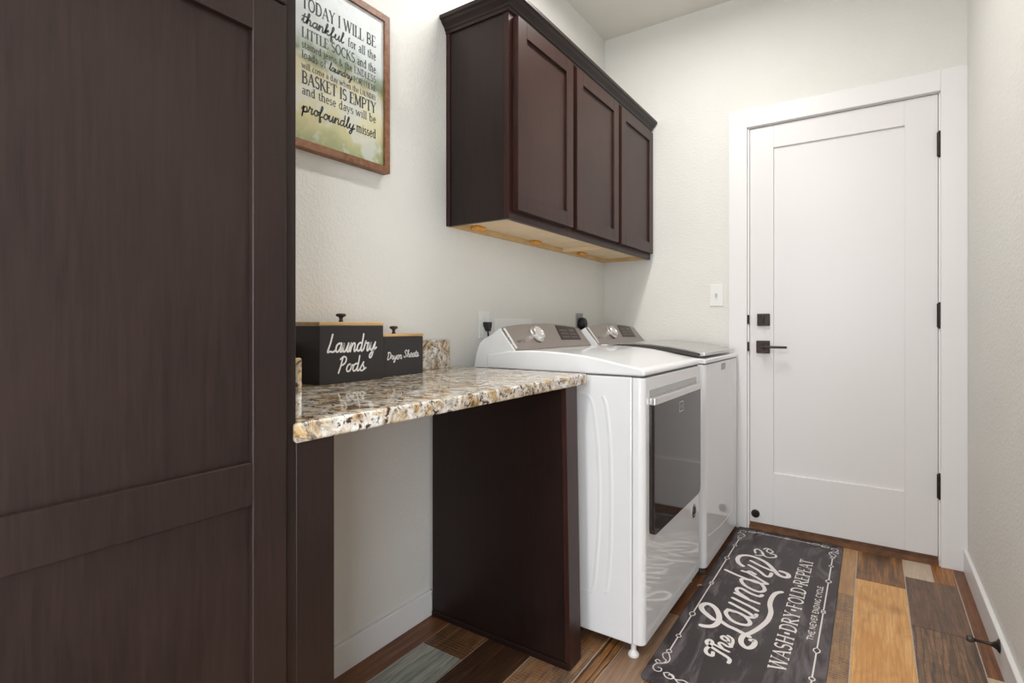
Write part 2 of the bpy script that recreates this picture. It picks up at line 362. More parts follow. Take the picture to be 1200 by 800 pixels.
# serif roman: glyph -> (advance, [(weight, points)], [serif feet])
def bowl(x, y0, y1, w, s=1):
    h = (y1-y0)/2; return [(x, y0)]+arc(x+s*(w-min(h, w)*0.9), y0+h, min(h, w)*0.9, h, -90*s if s > 0 else -90, 90 if s > 0 else -270, 10)+[(x, y1)]
T_, t_ = 0.115, 0.05
SERIF = {
 'A': (.78, [(t_, [(.08, 0), (.38, 1)]), (T_, [(.38, 1), (.68, 0)]), (t_, [(.19, .35), (.57, .35)])], [(.08, 0), (.68, 0)]),
 'B': (.68, [(T_, [(.15, 0), (.15, 1)]), (.08, bowl(.15, .52, 1, .38)), (.09, bowl(.15, 0, .52, .44))], [(.12, 0), (.12, 1)]),
 'C': (.72, [(.09, arc(.40, .5, .30, .50, 50, 310, 14)), (t_, [(.60, .95), (.60, .72)])], []),
 'D': (.78, [(T_, [(.15, 0), (.15, 1)]), (.09, [(.15, 0), (.32, 0)]+arc(.32, .5, .34, .5, -90, 90)+[(.15, 1)])], [(.12, 0), (.12, 1)]),
 'E': (.64, [(T_, [(.15, 0), (.15, 1)]), (t_, [(.15, 0), (.56, 0), (.58, .22)]), (t_, [(.15, 1), (.53, 1), (.54, .8)]), (t_, [(.15, .52), (.44, .52)])], [(.12, 0), (.12, 1)]),
 'F': (.60, [(T_, [(.15, 0), (.15, 1)]), (t_, [(.15, 1), (.53, 1), (.54, .8)]), (t_, [(.15, .52), (.44, .52)])], [(.15, 0), (.12, 1)]),
 'G': (.78, [(.09, arc(.40, .5, .30, .50, 50, 300, 14)), (T_, [(.62, .05), (.62, .42)])], [(.62, .42)]),
 'H': (.80, [(T_, [(.15, 0), (.15, 1)]), (T_, [(.64, 0), (.64, 1)]), (t_, [(.15, .52), (.64, .52)])], [(.15, 0), (.15, 1), (.64, 0), (.64, 1)]),
 'I': (.34, [(T_, [(.17, 0), (.17, 1)])], [(.17, 0), (.17, 1)]),
 'K': (.74, [(T_, [(.15, 0), (.15, 1)]), (t_, [(.15, .4), (.60, 1)]), (T_, [(.30, .58), (.64, 0)])], [(.15, 0), (.15, 1), (.64, 0), (.58, 1)]),
 'L': (.60, [(T_, [(.15, 0), (.15, 1)]), (t_, [(.15, 0), (.54, 0), (.56, .24)])], [(.15, 1), (.12, 0)]),
 'M': (.95, [(t_, [(.13, 0), (.15, 1)]), (T_, [(.17, 1), (.46, .1)]), (t_, [(.46, .1), (.76, 1)]), (T_, [(.78, 0), (.78, 1)])], [(.13, 0), (.78, 0), (.12, 1), (.80, 1)]),
 'N': (.82, [(t_, [(.14, 0), (.14, 1)]), (T_, [(.14, 1), (.66, 0)]), (t_, [(.66, 0), (.66, 1)])], [(.14, 0), (.10, 1), (.66, 1)]),
 'O': (.80, [(.09, arc(.40, .5, .31, .5, 0, 360, 18))], []),
 'P': (.64, [(T_, [(.15, 0), (.15, 1)]), (.08, bowl(.15, .45, 1, .42))], [(.15, 0), (.12, 1)]),
 'R': (.72, [(T_, [(.15, 0), (.15, 1)]), (.08, bowl(.15, .48, 1, .40)), (T_, [(.32, .48), (.64, 0)])], [(.15, 0), (.12, 1), (.64, 0)]),
 'S': (.58, [(.09, arc(.29, .74, .19, .25, 30, 240, 8)+arc(.29, .26, .21, .26, 60, -150, 10))], []),
 'T': (.68, [(T_, [(.34, 0), (.34, 1)]), (t_, [(.04, .80), (.05, 1), (.63, 1), (.64, .80)])], [(.34, 0)]),
 'U': (.78, [(T_, [(.14, 1), (.14, .32)]+arc(.38, .30, .24, .30, 180, 300, 6)), (t_, arc(.38, .30, .26, .30, 270, 360, 6)+[(.64, 1)])], [(.14, 1), (.64, 1)]),
 'V': (.76, [(T_, [(.10, 1), (.38, 0)]), (t_, [(.38, 0), (.66, 1)])], [(.10, 1), (.66, 1)]),
 'W': (1.06, [(T_, [(.08, 1), (.30, 0)]), (t_, [(.30, 0), (.52, 1)]), (T_, [(.52, 1), (.74, 0)]), (t_, [(.74, 0), (.96, 1)])], [(.08, 1), (.52, 1), (.96, 1)]),
 'Y': (.72, [(T_, [(.10, 1), (.36, .48)]), (t_, [(.36, .48), (.62, 1)]), (T_, [(.36, .5), (.36, 0)])], [(.10, 1), (.62, 1), (.36, 0)]),
 'a': (.52, [(.09, [(.12, .58)]+arc(.25, .50, .14, .16, 150, 0, 6)+[(.39, .06), (.47, .02)]), (.08, arc(.24, .18, .15, .18, 40, 330, 10))], []),
 'b': (.56, [(.10, [(.12, 0), (.12, 1)]), (.08, arc(.28, .33, .17, .33, 140, -140, 12))], [(.10, 1)]),
 'c': (.48, [(.09, arc(.27, .33, .18, .33, 50, 310, 12))], []),
 'd': (.58, [(.10, [(.42, 0), (.42, 1)]), (.08, arc(.26, .33, .17, .33, 40, 320, 12))], [(.40, 1), (.44, 0)]),
 'e': (.50, [(.08, [(.10, .36), (.42, .36)]+arc(.26, .36, .16, .30, 0, 180, 8)+arc(.27, .30, .17, .30, 180, 320, 8))], []),
 'f': (.36, [(.10, [(.16, 0), (.16, .8)]+arc(.30, .82, .14, .18, 180, 60, 5)), (t_, [(.04, .64), (.32, .64)])], [(.16, 0)]),
 'h': (.60, [(.10, [(.13, 0), (.13, 1)]), (.10, arc(.29, .46, .16, .2, 160, 0, 7)+[(.45, 0)])], [(.13, 0), (.45, 0), (.11, 1)]),
 'i': (.30, [(.10, [(.15, 0), (.15, .66)]), (.12, [(.15, .86), (.15, .92)])], [(.15, 0), (.12, .66)]),
 'j': (.28, [(.10, [(.15, .66), (.15, -.1)]+arc(.05, -.1, .10, .14, 0, -110, 5)), (.12, [(.15, .86), (.15, .92)])], [(.12, .66)]),
 'l': (.30, [(.10, [(.15, 0), (.15, 1)])], [(.15, 0), (.12, 1)]),
 'm': (.90, [(.10, [(.13, 0), (.13, .66)]), (.10, arc(.28, .46, .15, .2, 160, 0, 7)+[(.43, 0)]), (.10, arc(.58, .46, .15, .2, 160, 0, 7)+[(.73, 0)])], [(.13, 0), (.43, 0), (.73, 0), (.10, .66)]),
 'n': (.60, [(.10, [(.13, 0), (.13, .66)]), (.10, arc(.29, .46, .16, .2, 160, 0, 7)+[(.45, 0)])], [(.13, 0), (.45, 0), (.10, .66)]),
 'o': (.56, [(.085, arc(.28, .33, .19, .33, 0, 360, 14))], []),
 'r': (.42, [(.10, [(.13, 0), (.13, .66)]), (.08, [(.13, .46), (.22, .60), (.36, .62)])], [(.13, 0), (.10, .66)]),
 's': (.42, [(.08, arc(.21, .49, .12, .16, 30, 240, 7)+arc(.21, .17, .14, .17, 60, -150, 8))], []),
 't': (.36, [(.10, [(.16, .86), (.16, .12), (.22, .02), (.32, .05)]), (t_, [(.04, .64), (.32, .64)])], []),
 'w': (.78, [(.10, [(.06, .66), (.22, 0)]), (t_, [(.22, 0), (.38, .66)]), (.10, [(.38, .66), (.54, 0)]), (t_, [(.54, 0), (.70, .66)])], [(.06, .66), (.70, .66)]),
 'y': (.56, [(.10, [(.07, .66), (.27, .05)]), (t_, [(.48, .66), (.24, -.12), (.16, -.26), (.06, -.24)])], [(.07, .66), (.48, .66)]),
 '&': (.74, [(.08, [(.66, .40), (.50, .12), (.30, 0), (.12, .12), (.12, .32), (.36, .60), (.42, .82), (.30, 1), (.17, .84), (.24, .62), (.62, .02)])], []),
 '.': (.24, [(.13, [(.10, .03), (.14, .03)])], []),
 '-': (.44, [(.22, [(.14, .48), (.31, .48)])], []),
 "'": (.22, [(.07, [(.12, 1), (.09, .8)])], []),
}
SCRIPT = {   # monoline joined hand: advance, strokes
 'a': (.52, [[(.40, .42), (.26, .50), (.08, .36), (.06, .12), (.16, .01), (.30, .10), (.40, .34)], [(.42, .50), (.38, .14), (.42, .01), (.50, .03), (.58, .14)]]),
 'b': (.50, [[(0, .14), (.20, .70), (.22, .98), (.12, .9), (.08, .2), (.18, .0), (.36, .1), (.38, .36), (.24, .44), (.50, .44)]]),
 'c': (.42, [[(.34, .40), (.24, .50), (.08, .36), (.06, .12), (.18, .0), (.42, .14)]]),
 'd': (.58, [[(.40, .42), (.26, .50), (.08, .36), (.06, .12), (.16, .01), (.30, .10), (.40, .34)], [(.44, 1.0), (.42, .60), (.38, .14), (.42, .01), (.50, .03), (.60, .14)]]),
 'e': (.46, [[(-.02, .12), (.08, .24), (.24, .26), (.36, .38), (.28, .54), (.13, .50), (.05, .28), (.09, .06), (.24, -.02), (.48, .14)]]),
 'f': (.42, [[(0, .14), (.24, .60), (.30, .92), (.22, 1.0), (.16, .7), (.10, -.20), (.14, -.42), (.24, -.30), (.16, .02), (.44, .14)]]),
 'h': (.54, [[(0, .14), (.20, .62), (.26, .95), (.18, .98), (.12, .6), (.08, 0), (.16, .30), (.30, .48), (.38, .36), (.36, .08), (.42, .0), (.56, .14)]]),
 'k': (.52, [[(0, .14), (.20, .62), (.26, .95), (.18, .98), (.12, .6), (.08, 0), (.14, .28), (.34, .46), (.32, .30), (.16, .24), (.34, .02), (.54, .14)]]),
 'l': (.32, [[(0, .14), (.20, .62), (.26, .95), (.18, .98), (.12, .5), (.12, .08), (.20, .0), (.34, .14)]]),
 'n': (.54, [[(-.02, .14), (.06, .40), (.12, .50), (.11, .20), (.08, .0)], [(.09, .14), (.20, .40), (.32, .49), (.39, .38), (.37, .10), (.43, .0), (.56, .14)]]),
 'o': (.46, [[(.30, .48), (.14, .44), (.06, .20), (.14, .02), (.30, .06), (.38, .28), (.30, .48), (.34, .38), (.50, .42)]]),
 'p': (.54, [[(0, .2), (.14, .48), (.06, -.42), (.14, .20), (.24, .46), (.40, .42), (.42, .16), (.28, .0), (.16, .08), (.30, .02), (.56, .14)]]),
 'r': (.46, [[(0, .14), (.07, .40), (.11, .60), (.15, .50), (.24, .45), (.34, .48)], [(.34, .48), (.29, .28), (.28, .08), (.34, .0), (.48, .16)]]),
 's': (.42, [[(0, .14), (.12, .36), (.22, .56)], [(.22, .56), (.17, .44), (.24, .30), (.30, .14), (.22, .01), (.08, .0), (.03, .10)], [(.24, .03), (.44, .16)]]),
 't': (.34, [[(0, .14), (.10, .36)], [(.20, .82), (.14, .40), (.12, .12), (.20, .0), (.36, .14)], [(.02, .56), (.36, .60)]]),
 'u': (.54, [[(-.02, .14), (.04, .34), (.10, .50), (.07, .16), (.14, .0), (.27, .08), (.38, .36)], [(.42, .50), (.38, .14), (.42, .0), (.50, .03), (.58, .14)]]),
 'y': (.54, [[(-.02, .14), (.04, .34), (.10, .50), (.07, .18), (.15, .04), (.28, .12), (.38, .38)], [(.44, .50), (.38, .10), (.28, -.30), (.16, -.42), (.08, -.32), (.20, -.12), (.58, .18)]]),
 'L': (.62, [[(.30, 1.0), (.22, .5), (.10, .03), (.26, .06), (.48, .02), (.62, .10)]]),
 'P': (.56, [[(.26, .96), (.18, .4), (.08, -.04)], [(.10, .84), (.30, 1.0), (.50, .90), (.48, .62), (.30, .46), (.18, .46)]]),
 'D': (.64, [[(.20, .94), (.14, .4), (.08, .02), (.24, .0), (.50, .20), (.58, .60), (.44, .90), (.16, .98), (.04, .86)]]),
 'S': (.56, [[(.50, .78), (.44, .96), (.26, .96), (.16, .76), (.30, .54), (.42, .30), (.30, .04), (.10, .04), (.02, .20)]]),
}
def text(bm, s, o, u, v, n, h, width=None, font='serif', bold=1.0, serif=True, slant=0.0, lc=1.0):
    """lays s from origin o along u, cap height h, squeezed to the given width"""
    F = SERIF if font == 'serif' else SCRIPT
    adv = sum((0.34 if ch == ' ' else F[ch][0]) for ch in s)*h*lc
    sx = (width/adv if width else 1.0)*lc; x = 0.0
    _lay[0] = 0
    for ch in s:
        if ch == ' ': x += 0.34*h*sx; continue
        g = F[ch]
        def tr(p): return (x+p[0]*h*sx+p[1]*h*slant, p[1]*h)
        if font == 'serif':
            for wgt, pts in g[1]:
                pts = pts if len(pts) > 1 else pts*2
                ribbon(bm, [tr(p) for p in pts], (wgt if serif else 0.09)*h*bold*(0.55+0.45*min(1, sx)), o, u, v, n, cap=False)
            if serif:
                for (a, b) in g[2]:
                    c = tr((a, b)); d = 0.12*h*sx; ribbon(bm, [(c[0]-d, c[1]), (c[0]+d, c[1])], 0.045*h*bold, o, u, v, n, cap=False)
        else:
            for pts in g[1]: ribbon(bm, [tr(p) for p in catmull(pts, 4)], 0.085*h*bold, o, u, v, n)
        x += g[0]*h*sx
    return bm

# ================================================================== SETTING
XL, XR, YB, YF, ZC = -1.340, 0.337, 2.989, -2.40, 2.768
box('wall_left', XL-0.1, XL, YF-0.1, YB+0.1, -0.05, ZC+0.05, M_wall, kind='structure')
bm = bmesh.new()   # right wall with a doorway beside the camera
bx(bm, XR, XR+0.1, -0.35, YB+0.1, -0.05, ZC+0.05); bx(bm, XR, XR+0.1, YF-0.1, -1.25, -0.05, ZC+0.05); bx(bm, XR, XR+0.1, -1.25, -0.35, 2.06, ZC+0.05)
obj('wall_right', bm, M_wall, kind='structure')
box('ceiling', XL, XR, YF, YB, ZC, ZC+0.1, M_ceil, kind='structure')
# far wall with a door opening
DX0, DX1, DZ = -0.545, 0.256, 2.078
bm = bmesh.new()
bx(bm, XL, DX0, YB, YB+0.1, -0.05, ZC); bx(bm, DX1, XR, YB, YB+0.1, -0.05, ZC); bx(bm, DX0, DX1, YB, YB+0.1, DZ, ZC)
obj('wall_back', bm, M_wall, kind='structure')
# wall behind the camera; its window opening is added for fill daylight
bm = bmesh.new(); WX0, WX1, WZ0, WZ1 = -1.05, 0.15, 0.70, 2.25
bx(bm, XL, WX0, YF-0.1, YF, -0.05, ZC); bx(bm, WX1, XR, YF-0.1, YF, -0.05, ZC)
bx(bm, WX0, WX1, YF-0.1, YF, -0.05, WZ0); bx(bm, WX0, WX1, YF-0.1, YF, WZ1, ZC)
obj('wall_front', bm, M_wall, kind='structure')
bm = bmesh.new()
for a in ((WX0, WX0+.05, WZ0, WZ1), (WX1-.05, WX1, WZ0, WZ1), (WX0, WX1, WZ0, WZ0+.05), (WX0, WX1, WZ1-.05, WZ1), (WX0, WX1, 1.45, 1.49)):
    bx(bm, a[0], a[1], YF-0.08, YF-0.03, a[2], a[3])
obj('added_window_1', bm, M_trim, kind='structure')  # unseen frame, added around the fill light

# baseboards
def baseb(name, x0, x1, y0, y1, h):
    return obj(name, bevel_sharp(bx(bmesh.new(), x0, x1, y0, y1, 0, h), 0.0025, 1), M_trim, kind='structure')
baseb('baseboard_left', XL, XL+0.014, 0.602, 1.45, 0.091)
baseb('baseboard_right', XR-0.014, XR, -0.26, YB-0.018, 0.096)

t = bpy.data.objects.new('trim_2', None); C.objects.link(t); t.location = (XR, -0.8, 0); t['kind'] = 'structure'
box('casing_side', XR-.018, XR, -0.35, -0.262, 0, 2.15, M_trim, t, 0.0015, 1); box('casing_side', XR-.018, XR, -1.338, -1.25, 0, 2.15, M_trim, t, 0.0015, 1)
box('casing_head', XR-.018, XR, -1.2495, -0.3505, 2.06, 2.15, M_trim, t, 0.0015, 1)
# floor: a grout bed with every plank a piece of its own
floor = box('floor', XL, XR, YF, YB, -0.05, -0.0022, M_grout, kind='structure', origin=(0, 0, 0))
cols = [XL, -1.240, -1.0715, -0.903, -0.7355, -0.562, -0.393, -0.224, -0.058, 0.112, 0.285, XR]
layout = {   # column -> list of (y_start, y_end, type)
 0: [(-.4, .7, 'red'), (.7, 1.9, 'red'), (1.9, YB, 'sawn')],
 1: [(.40, 1.309, 'grey'), (1.309, 2.1, 'sawn'), (2.1, YB, 'tan')],
 2: [(.30, 1.0, 'umber'), (1.0, 1.75, 'dark'), (1.75, YB, 'brown')],
 3: [(.30, .95, 'pale'), (.95, 1.75, 'mixed'), (1.75, YB, 'cath')],
 4: [(.30, 1.20, 'brown')],
 5: [(.6, 1.47, 'tan'), (1.47, 2.4, 'orange'), (2.4, YB, 'brown')],
 6: [(.2, 1.1, 'honey'), (1.1, 2.0, 'cath'), (2.0, YB, 'red')],
 7: [(.75, 1.55, 'umber'), (1.55, 2.466, 'tansaw'), (2.466, YB, 'tan')],
 8: [(.85, 1.735, 'mixed'), (1.735, 2.650, 'honey'), (2.650, YB, 'umber')],
 9: [(1.10, 1.55, 'honey'), (1.55, 2.345, 'cath'), (2.345, 2.783, 'brown')],
 10: [(1.20, 2.124, 'pale'), (2.124, YB, 'red')],
}
rnd = random.Random(4)
def plank(x0, x1, y0, y1, kind, g=0.0016):
    bm = bx(bmesh.new(), x0+g, x1-g, y0+g, y1-g, -0.004, 0.0, 0.0008, 1)
    return obj('plank', bm, PM[kind], floor, origin=((x0+x1)/2, (y0+y1)/2, 0))
for ci in range(11):
    x0, x1 = cols[ci], cols[ci+1]; rows = list(layout[ci]); y = rows[0][0]; k = 0
    keys = list(PM)
    while y > YF+0.05:
        y2 = max(YF, y-rnd.choice((0.46, 0.92, 0.61))); rows.append((y2, y, keys[rnd.randrange(len(keys))])); y = y2
    for (a, b, kd) in rows: plank(x0, x1, a, b, kd)
plank(-0.7355, -0.679, 1.20, 1.95, 'ocath'); plank(-0.679, -0.562, 1.20, 1.95, 'taupe', 0.0006)
plank(-0.7355, -0.562, 1.95, YB, 'red')
plank(0.112, 0.211, 2.783, YB, 'pale'); plank(0.211, 0.285, 2.783, YB, 'orange', 0.0006)

# door with casing
trim = thing('trim_1', (-0.14, YB, 0), 'x', 'x'); del trim['label']; del trim['category']; trim['kind'] = 'structure'
CX0, CX1, IX0, IX1, ZI, ZO = -0.627, XR, -0.538, 0.247, 2.074, 2.165
yc = YB-0.018
box('casing_side', CX0, IX0, yc, YB, 0, ZO, M_trim, trim, 0.0015, 1)
box('casing_side', IX1, CX1, yc, YB, 0, ZO, M_trim, trim, 0.0015, 1)
box('casing_head', IX0+.0003, IX1-.0003, yc, YB, ZI, ZO, M_trim, trim, 0.0015, 1)
bm = bmesh.new(); bx(bm, DX0, -0.5285, YB, YB+0.10, 0, DZ); bx(bm, 0.2405, DX1, YB, YB+0.10, 0, DZ); bx(bm, -0.5285, 0.2405, YB, YB+0.10, 2.0705, DZ)
obj('door_jamb', bm, M_trim, trim)
bm = bx(bmesh.new(), -0.5285, 0.2405, YB-0.012, YB+0.10, 0, 0.022); bx(bm, -0.5285, 0.2405, YB+0.012, YB+0.09, 0.022, 0.034)
obj('threshold', bm, M_thresh, trim, label='dark brown wooden threshold')
door = thing('door_1', (-0.145, YB, 0), 'x', 'x'); del door['label']; del door['category']; door['kind'] = 'structure'
LX0, LX1, LZ0, LZ1, FY = -0.5265, 0.2385, 0.038, 2.068, 2.992
PX0, PX1, PZ0, PZ1 = -0.416, 0.121, 0.303, 1.954
def dbox(name, x0, x1, z0, z1, f, b): return box(name, x0, x1, f, b, z0, z1, M_door, door, 0.0012, 1)
dbox('stile', LX0, PX0, LZ0, LZ1, FY, FY+0.035); dbox('stile', PX1, LX1, LZ0, LZ1, FY, FY+0.035)
dbox('rail', PX0, PX1, LZ0, PZ0, FY, FY+0.035); dbox('rail', PX0, PX1, PZ1, LZ1, FY, FY+0.035)
dbox('panel', PX0-.004, PX1+.004, PZ0-.004, PZ1+.004, FY+0.010, FY+0.030)
for z in (1.845, 1.096, 0.348):
    bm = cyl(bmesh.new(), (0.2435, 2.984, z-0.052), (0.2435, 2.984, z+0.052), 0.0088, seg=12)
    for s in (-1, 1): cyl(bm, (0.2435, 2.984, z+s*0.052), (0.2435, 2.984, z+s*0.058), 0.0060, 0.003, seg=12)
    for zz in (-0.02, 0.02): cyl(bm, (0.2435, 2.984, z+zz-0.001), (0.2435, 2.984, z+zz+0.001), 0.0085, seg=12)
    bx(bm, 0.2345, 0.2435, 2.9895, 2.9925, z-0.052, z+0.052)
    obj('hinge', bm, M_bronze, door)
dbp = obj('deadbolt_plate', bevel_sharp(bx(bmesh.new(), -0.491, -0.432, 2.978, FY, 1.050, 1.112), 0.003, 2), M_bronze, door)
obj('thumb_turn', bevel_sharp(bx(bmesh.new(), -0.4665, -0.4575, 2.962, 2.978, 1.060, 1.102), 0.002, 2), M_bronze, dbp)
hp = obj('handle_plate', bevel_sharp(bx(bmesh.new(), -0.495, -0.432, 2.978, FY, 0.910, 0.974), 0.003, 2), M_bronze, door)
bm = cyl(bmesh.new(), (-0.463, 2.978, 0.943), (-0.463, 2.945, 0.943), 0.011, seg=16)
bevel_sharp(bm, 0.001, 1)
bx(bm, -0.474, -0.350, 2.938, 2.949, 0.937, 0.949, 0.002, 2)
obj('lever', bm, M_bronze, hp)
for z in (1.083, 0.943):
    obj('latch_plate', lathe(bmesh.new(), (-0.5320, 2.9890, z), (0, -1, 0), [(0.0, -0.002), (0.006, -0.002), (0.006, 0.004), (0.0, 0.005)], 10), M_bronze, trim) if False else \
    obj('latch_plate', bevel_sharp(bx(bmesh.new(), -0.5375, -0.5290, 2.977, 2.9895, z-0.024, z+0.024), 0.003, 2), M_bronze, trim)
bm = lathe(bmesh.new(), (-0.500, FY, 0.083), (0, -1, 0), [(0.020, 0), (0.020, 0.008), (0.017, 0.011), (0.012, 0.011), (0.011, 0.006), (0.006, 0.006), (0.005, 0.010), (0.0, 0.011)], 20)
smooth_by_angle(obj('draft_plug', bm, M_bronze, door, label='small round dark bronze stud low on the door'))

# ceiling lamps: linear one by the counter, rear round one added for fill
t = thing('ceiling_lamp', (-0.66, 1.92, ZC), 'slim white linear ceiling lamp above the counter end', 'lamp')
box('base', -0.72, -0.60, 1.54, 2.30, ZC-0.04, ZC, M_whitep, t, 0.004)
for (x, y, nm, lb) in ((-0.45, -0.6, 'ceiling_lamp', 'added unseen round fill lamp over the near end of the room'),):
    t = thing(nm, (x, y, ZC), lb, 'lamp')
    bm = bmesh.new(); cyl(bm, (x, y, ZC-0.020), (x, y, ZC), 0.20, seg=32)
    obj('base', bm, M_whitep, t)

# ================================================================== TALL CABINET (left)
t = thing('pantry_cabinet', (-1.06, 0.06, 0), 'tall dark espresso cabinet with recessed-panel doors filling the left side', 'cabinet')
FX = -0.780
bm = bmesh.new(); bx(bm, XL+.001, FX-0.02, -0.45, 0.527, 0.0, 2.17)
obj('body', bm, M_esp, t)
bm = bmesh.new()
for (a, b) in ((0.487, 0.527), (-0.45, -0.41), (0.015, 0.055)): bx(bm, FX-0.02, FX, a, b, 0.0, 2.17, 0.001, 1)
for (a, b) in ((0.0, 0.10), (1.535, 1.575), (2.12, 2.17)):
    for (c, d) in ((0.055, 0.487), (-0.41, 0.015)): bx(bm, FX-0.02, FX, c, d, a, b, 0.0006, 1)
obj('face_frame', bm, M_esp, t)
DXF = -0.760
def cab_door(par, x, y0, y1, z0, z1, mat, st, mids=(), rail=None, th=0.019, pm=None):
    d = obj('door', shaker(bmesh.new(), x, y0, y1, z0, z1, st, th, mids=mids, rail=rail), mat, par)
    box('panel', x-th+0.002, x-0.009, y0+st-.003, y1-st+.003, z0+0.01, z1-0.01, pm or mat, d)
    return d
cab_door(t, DXF, 0.043, 0.497, 0.085, 1.551, M_esp, 0.055, mids=((0.787, 0.850),), rail=0.059)
cab_door(t, DXF, -0.424, 0.030, 0.085, 1.551, M_esp, 0.055, mids=((0.787, 0.850),), rail=0.059)
cab_door(t, DXF, 0.043, 0.497, 1.5545, 2.135, M_esp, 0.055)
cab_door(t, DXF, -0.424, 0.030, 1.5545, 2.135, M_esp, 0.055)

# ================================================================== COUNTER and its supports
CZ, CB = 0.895, 0.862
def counter_bm():
    bm = bmesh.new()
    x0, x1, y0, y1 = XL+.0005, -0.767, 0.5285, 1.588
    poly = [(x0, y0), (x1-0.022, y0)]+[(x1-0.022+0.022*math.sin(a), y0-0.012+0.022-0.022*math.cos(a)) for a in (0.4, 0.8, 1.2, PI/2)]
    poly = [(x0, y0), (-0.7795, y0), (-0.7790, 0.5205), (-0.7735, 0.5185), (-0.7690, 0.5210), (x1, 0.526)]
    poly += [(x1, y1-0.022), (x1-0.002, y1-0.012), (x1-0.008, y1-0.004), (x1-0.018, y1), (x0, y1)]
    prism(bm, poly, 'z', CB, CZ)
    bm.normal_update(); bmesh.ops.recalc_face_normals(bm, faces=bm.faces)
    es = [e for e in bm.edges if abs(e.verts[0].co.z-e.verts[1].co.z) < 1e-6 and (e.verts[0].co.x > -1.0 or e.verts[1].co.x > -1.0)]
    bmesh.ops.bevel(bm, geom=es, offset=0.006, segments=3, affect='EDGES', profile=0.5)
    return bm
ct = obj('countertop', counter_bm(), M_gran); smooth_by_angle(ct)
tag(ct, 'polished granite countertop in cream, gold and brown with bullnose edge', 'countertop')
b1 = obj('backsplash', bevel_sharp(bx(bmesh.new(), XL+.001, XL+0.030, 0.553, 1.530, CZ, 1.000), 0.003, 2), M_gran)
tag(b1, 'low granite backsplash strip on the wall behind the black boxes', 'backsplash')
b2 = obj('side_splash', bevel_sharp(bx(bmesh.new(), XL+.001, -0.800, 0.5275, 0.5525, CZ, 0.998), 0.003, 2), M_gran)
tag(b2, 'short granite side splash against the tall cabinet', 'backsplash')
t = thing('counter_support', (-1.06, 0.565, 0), 'dark wood support panel under the counter next to the tall cabinet', 'panel')
box('panel', XL+.015, -0.800, 0.5275, 0.602, 0.0, CB, M_espd, t, 0.0005, 1)
box('front_stile', -0.7995, -0.780, 0.5275, 0.602, 0.0, CB, M_esp, t, 0.001, 1)
t = thing('end_panel', (-1.05, 1.486, 0), 'dark espresso end panel under the counter beside the dryer', 'panel')
def slab(x0b, x0t, x1b, x1t, y0, y1, z0, z1):
    bm = bmesh.new(); return prism(bm, [(x0b, z0), (x1b, z0), (x1t, z1), (x0t, z1)], 'y', y0, y1)
obj('panel', slab(XL+.015, XL+.015, -0.781, -0.796, 1.4505, 1.5225, 0.0, CB), M_espd, t)
obj('front_stile', bevel_sharp(slab(-0.7807, -0.7957, -0.763, -0.778, 1.4500, 1.5230, 0.0, CB), 0.001, 1), M_cherry, t)
obj('shoe_strip', bevel_sharp(bx(bmesh.new(), XL+.016, -0.766, 1.443, 1.4500, 0.0, 0.020), 0.002, 1), M_espd, t)

# ================================================================== BOXES ON THE COUNTER
def canister(y0, y1, x0, x1, z1, label, lid_t, kz, words):
    t = thing('storage_box', ((x0+x1)/2, (y0+y1)/2, CZ), label, 'box')
    bm = bmesh.new()
    bx(bm, x0, x1, y0, y1, CZ, z1, 0.002, 2)
    body = obj('body', bm, M_canblk, t)
    ld = obj('lid', bevel_sharp(bx(bmesh.new(), x0-.001, x1+.001, y0-.001, y1+.001, z1+.0006, z1+lid_t), 0.002, 2), M_oakl, t, label='pale wooden lid')
    cx, cy, r = (x0+x1)/2, (y0+y1)/2, kz
    kn = obj('knob', lathe(bmesh.new(), (cx, cy, z1+lid_t), (0, 0, 1), [(r*.55, 0), (r*.45, .002), (r*.34, .008), (r*.42, .013), (r, .017), (r*1.02, .021), (r*.8, .024), (0, .0245)], 20), M_bronze, ld, smooth=True)
    smooth_by_angle(kn, 50)
    bm = bmesh.new(); o_, u, v, n = Vector((x1+0.0006, 0, 0)), Vector((0, 1, 0)), Vector((0, 0, 1)), Vector((1, 0, 0))
    for (s, y, z, h, w, bd) in words: text(bm, s, o_+u*y+v*z, u, v, n, h, w, 'script', bd, slant=0.16)
    obj('lettering', bm, M_letter, t, label='white cursive lettering')
    return t
canister(0.880, 1.101, -1.3080, -1.201, 1.052, 'larger black box with wooden lid, lettered Laundry Pods', 0.010, 0.014,
         [('Laundry', 0.900, 0.980, 0.048, 0.170, 1.25), ('Pods', 0.936, 0.925, 0.042, 0.096, 1.3)])
canister(1.112, 1.3056, -1.3080, -1.235, 1.017, 'smaller black box with wooden lid, lettered Dryer Sheets', 0.009, 0.013,
         [('Dryer', 1.146, 0.947, 0.023, 0.062, 1.35), ('Sheets', 1.216, 0.951, 0.023, 0.068, 1.35)])

